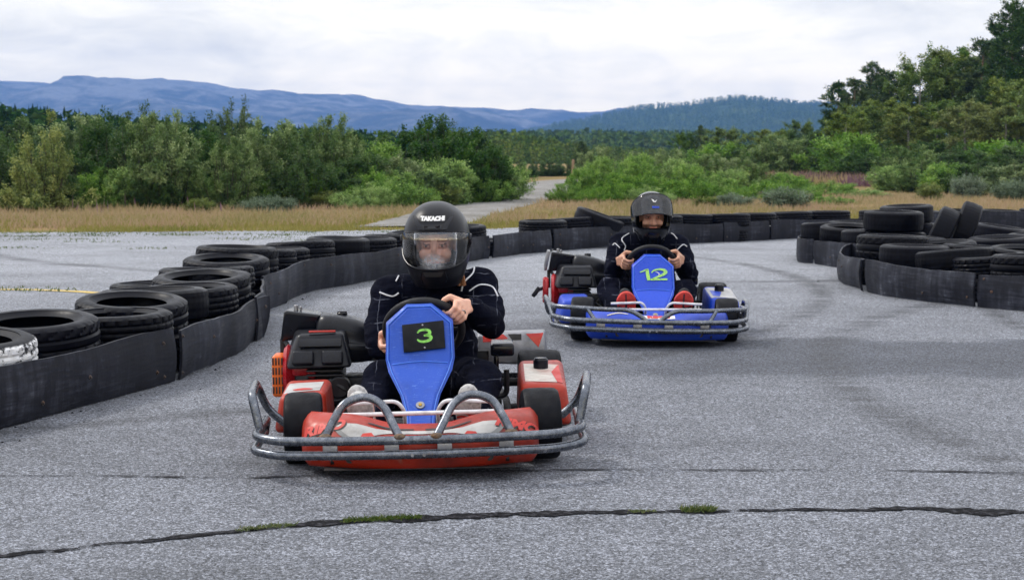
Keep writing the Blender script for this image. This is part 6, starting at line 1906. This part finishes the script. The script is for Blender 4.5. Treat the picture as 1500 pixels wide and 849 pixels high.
    at = bme.attributes.new('tone', 'FLOAT_COLOR', 'POINT'); at.data.foreach_set('color', tone.ravel())
    bme.shade_smooth(); bme.materials.clear()
    link('body', bme, c['skin'], root)
    sme = remeshed(suit, 'overalls', .008, 5, .5)
    newco = []
    for v in [(q.co.copy(), q.normal.copy()) for q in sme.vertices]:
        p, nn = v
        d = .010 * mnoise.noise((p.x * 9 + c['seed'], p.y * 9, p.z * 15)) + .005 * mnoise.noise((p.x * 24, p.y * 24, p.z * 30 + c['seed'])) + .006 * abs(mnoise.noise((p.x * 13 + p.z * 9, p.y * 7, p.z * 22 - p.x * 9 + c['seed'])))
        newco += list(p + nn * d)
    sme.vertices.foreach_set('co', newco); sme.update()
    sme.shade_smooth(); sme.materials.clear()
    so = link('overalls', sme, M_suit, root)
    sb = bvh_of(so)
    Mk = Matrix.Translation(loc) @ Euler(rot).to_matrix().to_4x4(); Mki = Mk.inverted()
    o_ = Mki @ Vector(cam.location)
    for pc in c['piping']:
        pts = []
        for q in crom([Vector((*p, 0)) for p in pc], 5):
            dr = (Mki.to_3x3() @ ray(q.x, q.y)).normalized(); h = sb.ray_cast(o_, dr)
            if h[0] is not None and (not pts or (h[0] - pts[-1]).length < .06): pts.append(h[0] + h[1] * .001)
        if len(pts) > 2: MB().tube(pts, .0033, 8).build('piping', M_pipe, so)
    build_helmet(root, H, c['style'])
    # shoes, soles towards the camera
    for side in ('L', 'R'):
        heel, toe = Vector(c['heel' + side]), Vector(c['toe' + side])
        up_ = (toe - heel); Ls = up_.length; up_.normalize()
        fw = Vector((0, -1, 0)); fw = (fw - up_ * fw.dot(up_)).normalized(); sd = up_.cross(fw)
        Ms = Matrix(((sd.x, up_.x, fw.x, heel.x), (sd.y, up_.y, fw.y, heel.y), (sd.z, up_.z, fw.z, heel.z), (0, 0, 0, 1)))
        sg = 1 if side == 'R' else -1
        out = []
        for u, l_, r_ in [(0, .022, .022), (.04, .034, .034), (.2, .036, .037), (.42, .033, .036), (.62, .044, .045), (.8, .045, .048), (.93, .030, .034), (1.0, .010, .014)]: out.append((u, l_, r_))
        ws_ = 1.22 if c['style'] == 2 else 1.0
        rightp = [(r_ * ws_, u * Ls) for u, l_, r_ in out]; leftp = [(-l_ * ws_, u * Ls) for u, l_, r_ in out][::-1]
        oc = [(p.x, p.y) for p in crom([Vector((a, b_, 0)) for a, b_ in rightp + leftp], 4, True)]
        sole = MB().prism(oc, -.016, .010, 'xy', bev=.005, seg=2, M=Ms)
        shoe_p = thing('shoe', '', '', (0, 0, 0)); del shoe_p['label']; del shoe_p['category']; shoe_p.parent = root
        sl = sole.build('sole', M_shoe if c['style'] == 1 else M_shoered, shoe_p, smooth=40)
        up2 = MB(); 
        for (u, w_, hh, dd) in [(.08, .036, .05, .05), (.28, .038, .055, .06), (.5, .040, .05, .045), (.72, .046, .05, .034), (.84, .040, .030, .024)]:
            up2.ell(Ms @ Vector((.0, u * Ls, -.016 - dd * .55)), (w_, .055, dd), rot=Ms.to_euler(), n=14)
        ume = remeshed(up2, 'upper', .006, 3); ume.shade_smooth(); ume.materials.clear(); link('upper', ume, M_shoe if c['style'] == 1 else M_shoeblk, shoe_p)
        sbv = bvh_of(sl); z3 = lambda p: Ms @ Vector((p[0], p[1], .2)); dn = -(Ms.to_3x3() @ Vector((0, 0, 1)))
        gm = MB()
        if c['style'] == 1:
            for u in (.30, .38, .46, .54, .62):
                V, Fc = drape(ribbon([(-.036, u * Ls), (-.015, u * Ls + .006), (.015, u * Ls - .004), (.038, u * Ls)], .010), sbv, z3, dn, .0015); MB().add(V, Fc).build('tread', M_redink, sl, smooth=0)
        else:
            for tri in (ribbon([(.012 * sg, .06), (.006 * sg, .5 * Ls), (-.004 * sg, .97 * Ls)], [.010, .012, .008]), ribbon([(.0, .62 * Ls), (.02 * sg, .60 * Ls), (.05 * sg, .66 * Ls)], .012), ribbon([(-.05 * sg, .46 * Ls), (-.02 * sg, .52 * Ls), (.004 * sg, .50 * Ls)], .008)):
                V, Fc = drape(tri, sbv, z3, dn, .0015); MB().add(V, Fc).build('tread', M_ink, sl, smooth=0)
            for u in (.25, .36, .55, .68, .8):
                tl = MB(); V, Fc = drape(ribbon([(-.045, u * Ls), (0, u * Ls + .004), (.046, u * Ls)], .003), sbv, z3, dn, .0015); tl.add(V, Fc)
                if Fc: tl.build('tread', pmat('dark_red_rubber', (.16, .015, .01), .7), sl, smooth=0)
    if c['style'] == 1:
        wr_, el, Rp, rh, tn, n_ = hands[1]
        ax_ = (el - wr_).normalized(); q = wr_ + ax_ * .012
        Mq = Matrix.Translation(q) @ ax_.to_track_quat('Z', 'Y').to_matrix().to_4x4()
        ring = [Mq @ Vector((.0295 * math.cos(a), .0295 * math.sin(a), 0)) for a in [2 * math.pi * k / 28 for k in range(28)]]
        MB().tube(ring, .0065, 8, closed=True).build('watch', M_alu, root)
        k_ = Rp + rh * .032 - n_ * .010 - tn * .0118
        axr = (-rh * .2 - n_).normalized(); Mq = Matrix.Translation(k_) @ axr.to_track_quat('Z', 'Y').to_matrix().to_4x4()
        MB().tube([Mq @ Vector((.0118 * math.cos(a), .0118 * math.sin(a), 0)) for a in [2 * math.pi * k / 20 for k in range(20)]], .0022, 8, closed=True).build('finger_ring', M_alu, root)
        hr = MB()
        rh_ = random.Random(4)
        for k in range(14):
            p0 = HC + Vector((.085 + rh_.uniform(-.01, .012), .02 + rh_.uniform(-.02, .03), -.125)); hr.tube(smoothpath([p0, p0 + Vector((.012, -.004, -.03)), p0 + Vector((rh_.uniform(.0, .02), -.01, -.062))], 4), .0035, 5)
        hr.build('hair', M_hair, root)
    else:
        MB().tube(smoothpath([nk + Vector((-.035, -.092, .010)), nk + Vector((.0, -.104, -.008)), nk + Vector((.036, -.092, .010))], 6), .012, 8).build('collar', pmat('blue_shirt', (.012, .04, .34), .8), root)
    return root

SK1 = mat_skin('fair_skin', (.74, .41, .29)); SK2 = mat_skin('tanned_skin', (.56, .30, .195))
d1 = build_driver('person', 'driver in black overalls and closed matt black helmet steering the red kart', kart1, K1, (0, R(-.9), R(1.5)), dict(
    style=1, seed=1.0, skin=SK1, beard=False, hair=(.25, .16, .11), head=(.052, .70, .770), yaw=R(-5), pitch=R(7), neck=(.030, .80, .60), pelvis=(.035, .88, .17), belly=(.03, .87, .32), chest=(.03, .85, .475),
    shL=(-.145, .83, .548), shR=(.215, .83, .572), elL=(-.190, .66, .375), elR=(.262, .66, .430), thL=R(213), thR=R(36), wheel=(0, .455, .435),
    knL=(-.165, .40, .245), knR=(.232, .40, .240), anL=(-.205, .10, .115), anR=(.165, .10, .115), heelL=(-.195, .005, .060), toeL=(-.232, -.085, .266), heelR=(.155, .005, .060), toeR=(.172, -.085, .260),
    piping=[[(601, 396), (588, 399), (580, 412)], [(556, 428), (574, 434), (584, 429)], [(695, 392), (692, 401), (680, 413), (676, 426)], [(688, 426), (703, 417), (721, 420), (729, 434)]]))
d2 = build_driver('person', 'bearded driver in black overalls with raised visor steering the blue kart', kart2, K2, (0, R(.6), 0), dict(
    style=2, seed=6.0, skin=SK2, beard=True, hair=(.06, .05, .045), head=(.030, .70, .728), yaw=R(3), pitch=R(3), neck=(.035, .80, .578), pelvis=(.03, .88, .17), belly=(.03, .87, .31), chest=(.03, .85, .455),
    shL=(-.155, .83, .525), shR=(.215, .83, .525), elL=(-.205, .66, .355), elR=(.270, .66, .355), thL=R(171), thR=R(14), wheel=(.012, .455, .425),
    knL=(-.255, .42, .27), knR=(.225, .42, .265), anL=(-.175, .10, .115), anR=(.165, .10, .115), heelL=(-.150, .005, .065), toeL=(-.185, -.08, .296), heelR=(.150, .005, .065), toeR=(.172, -.08, .302),
    piping=[[(923, 341), (913, 347), (911, 352), (916, 360), (914, 367)], [(897.5, 359), (901, 356.5), (908, 363)], [(980, 341), (986, 343), (992, 350)], [(989, 369), (1000, 358.5), (1006, 361)]]))
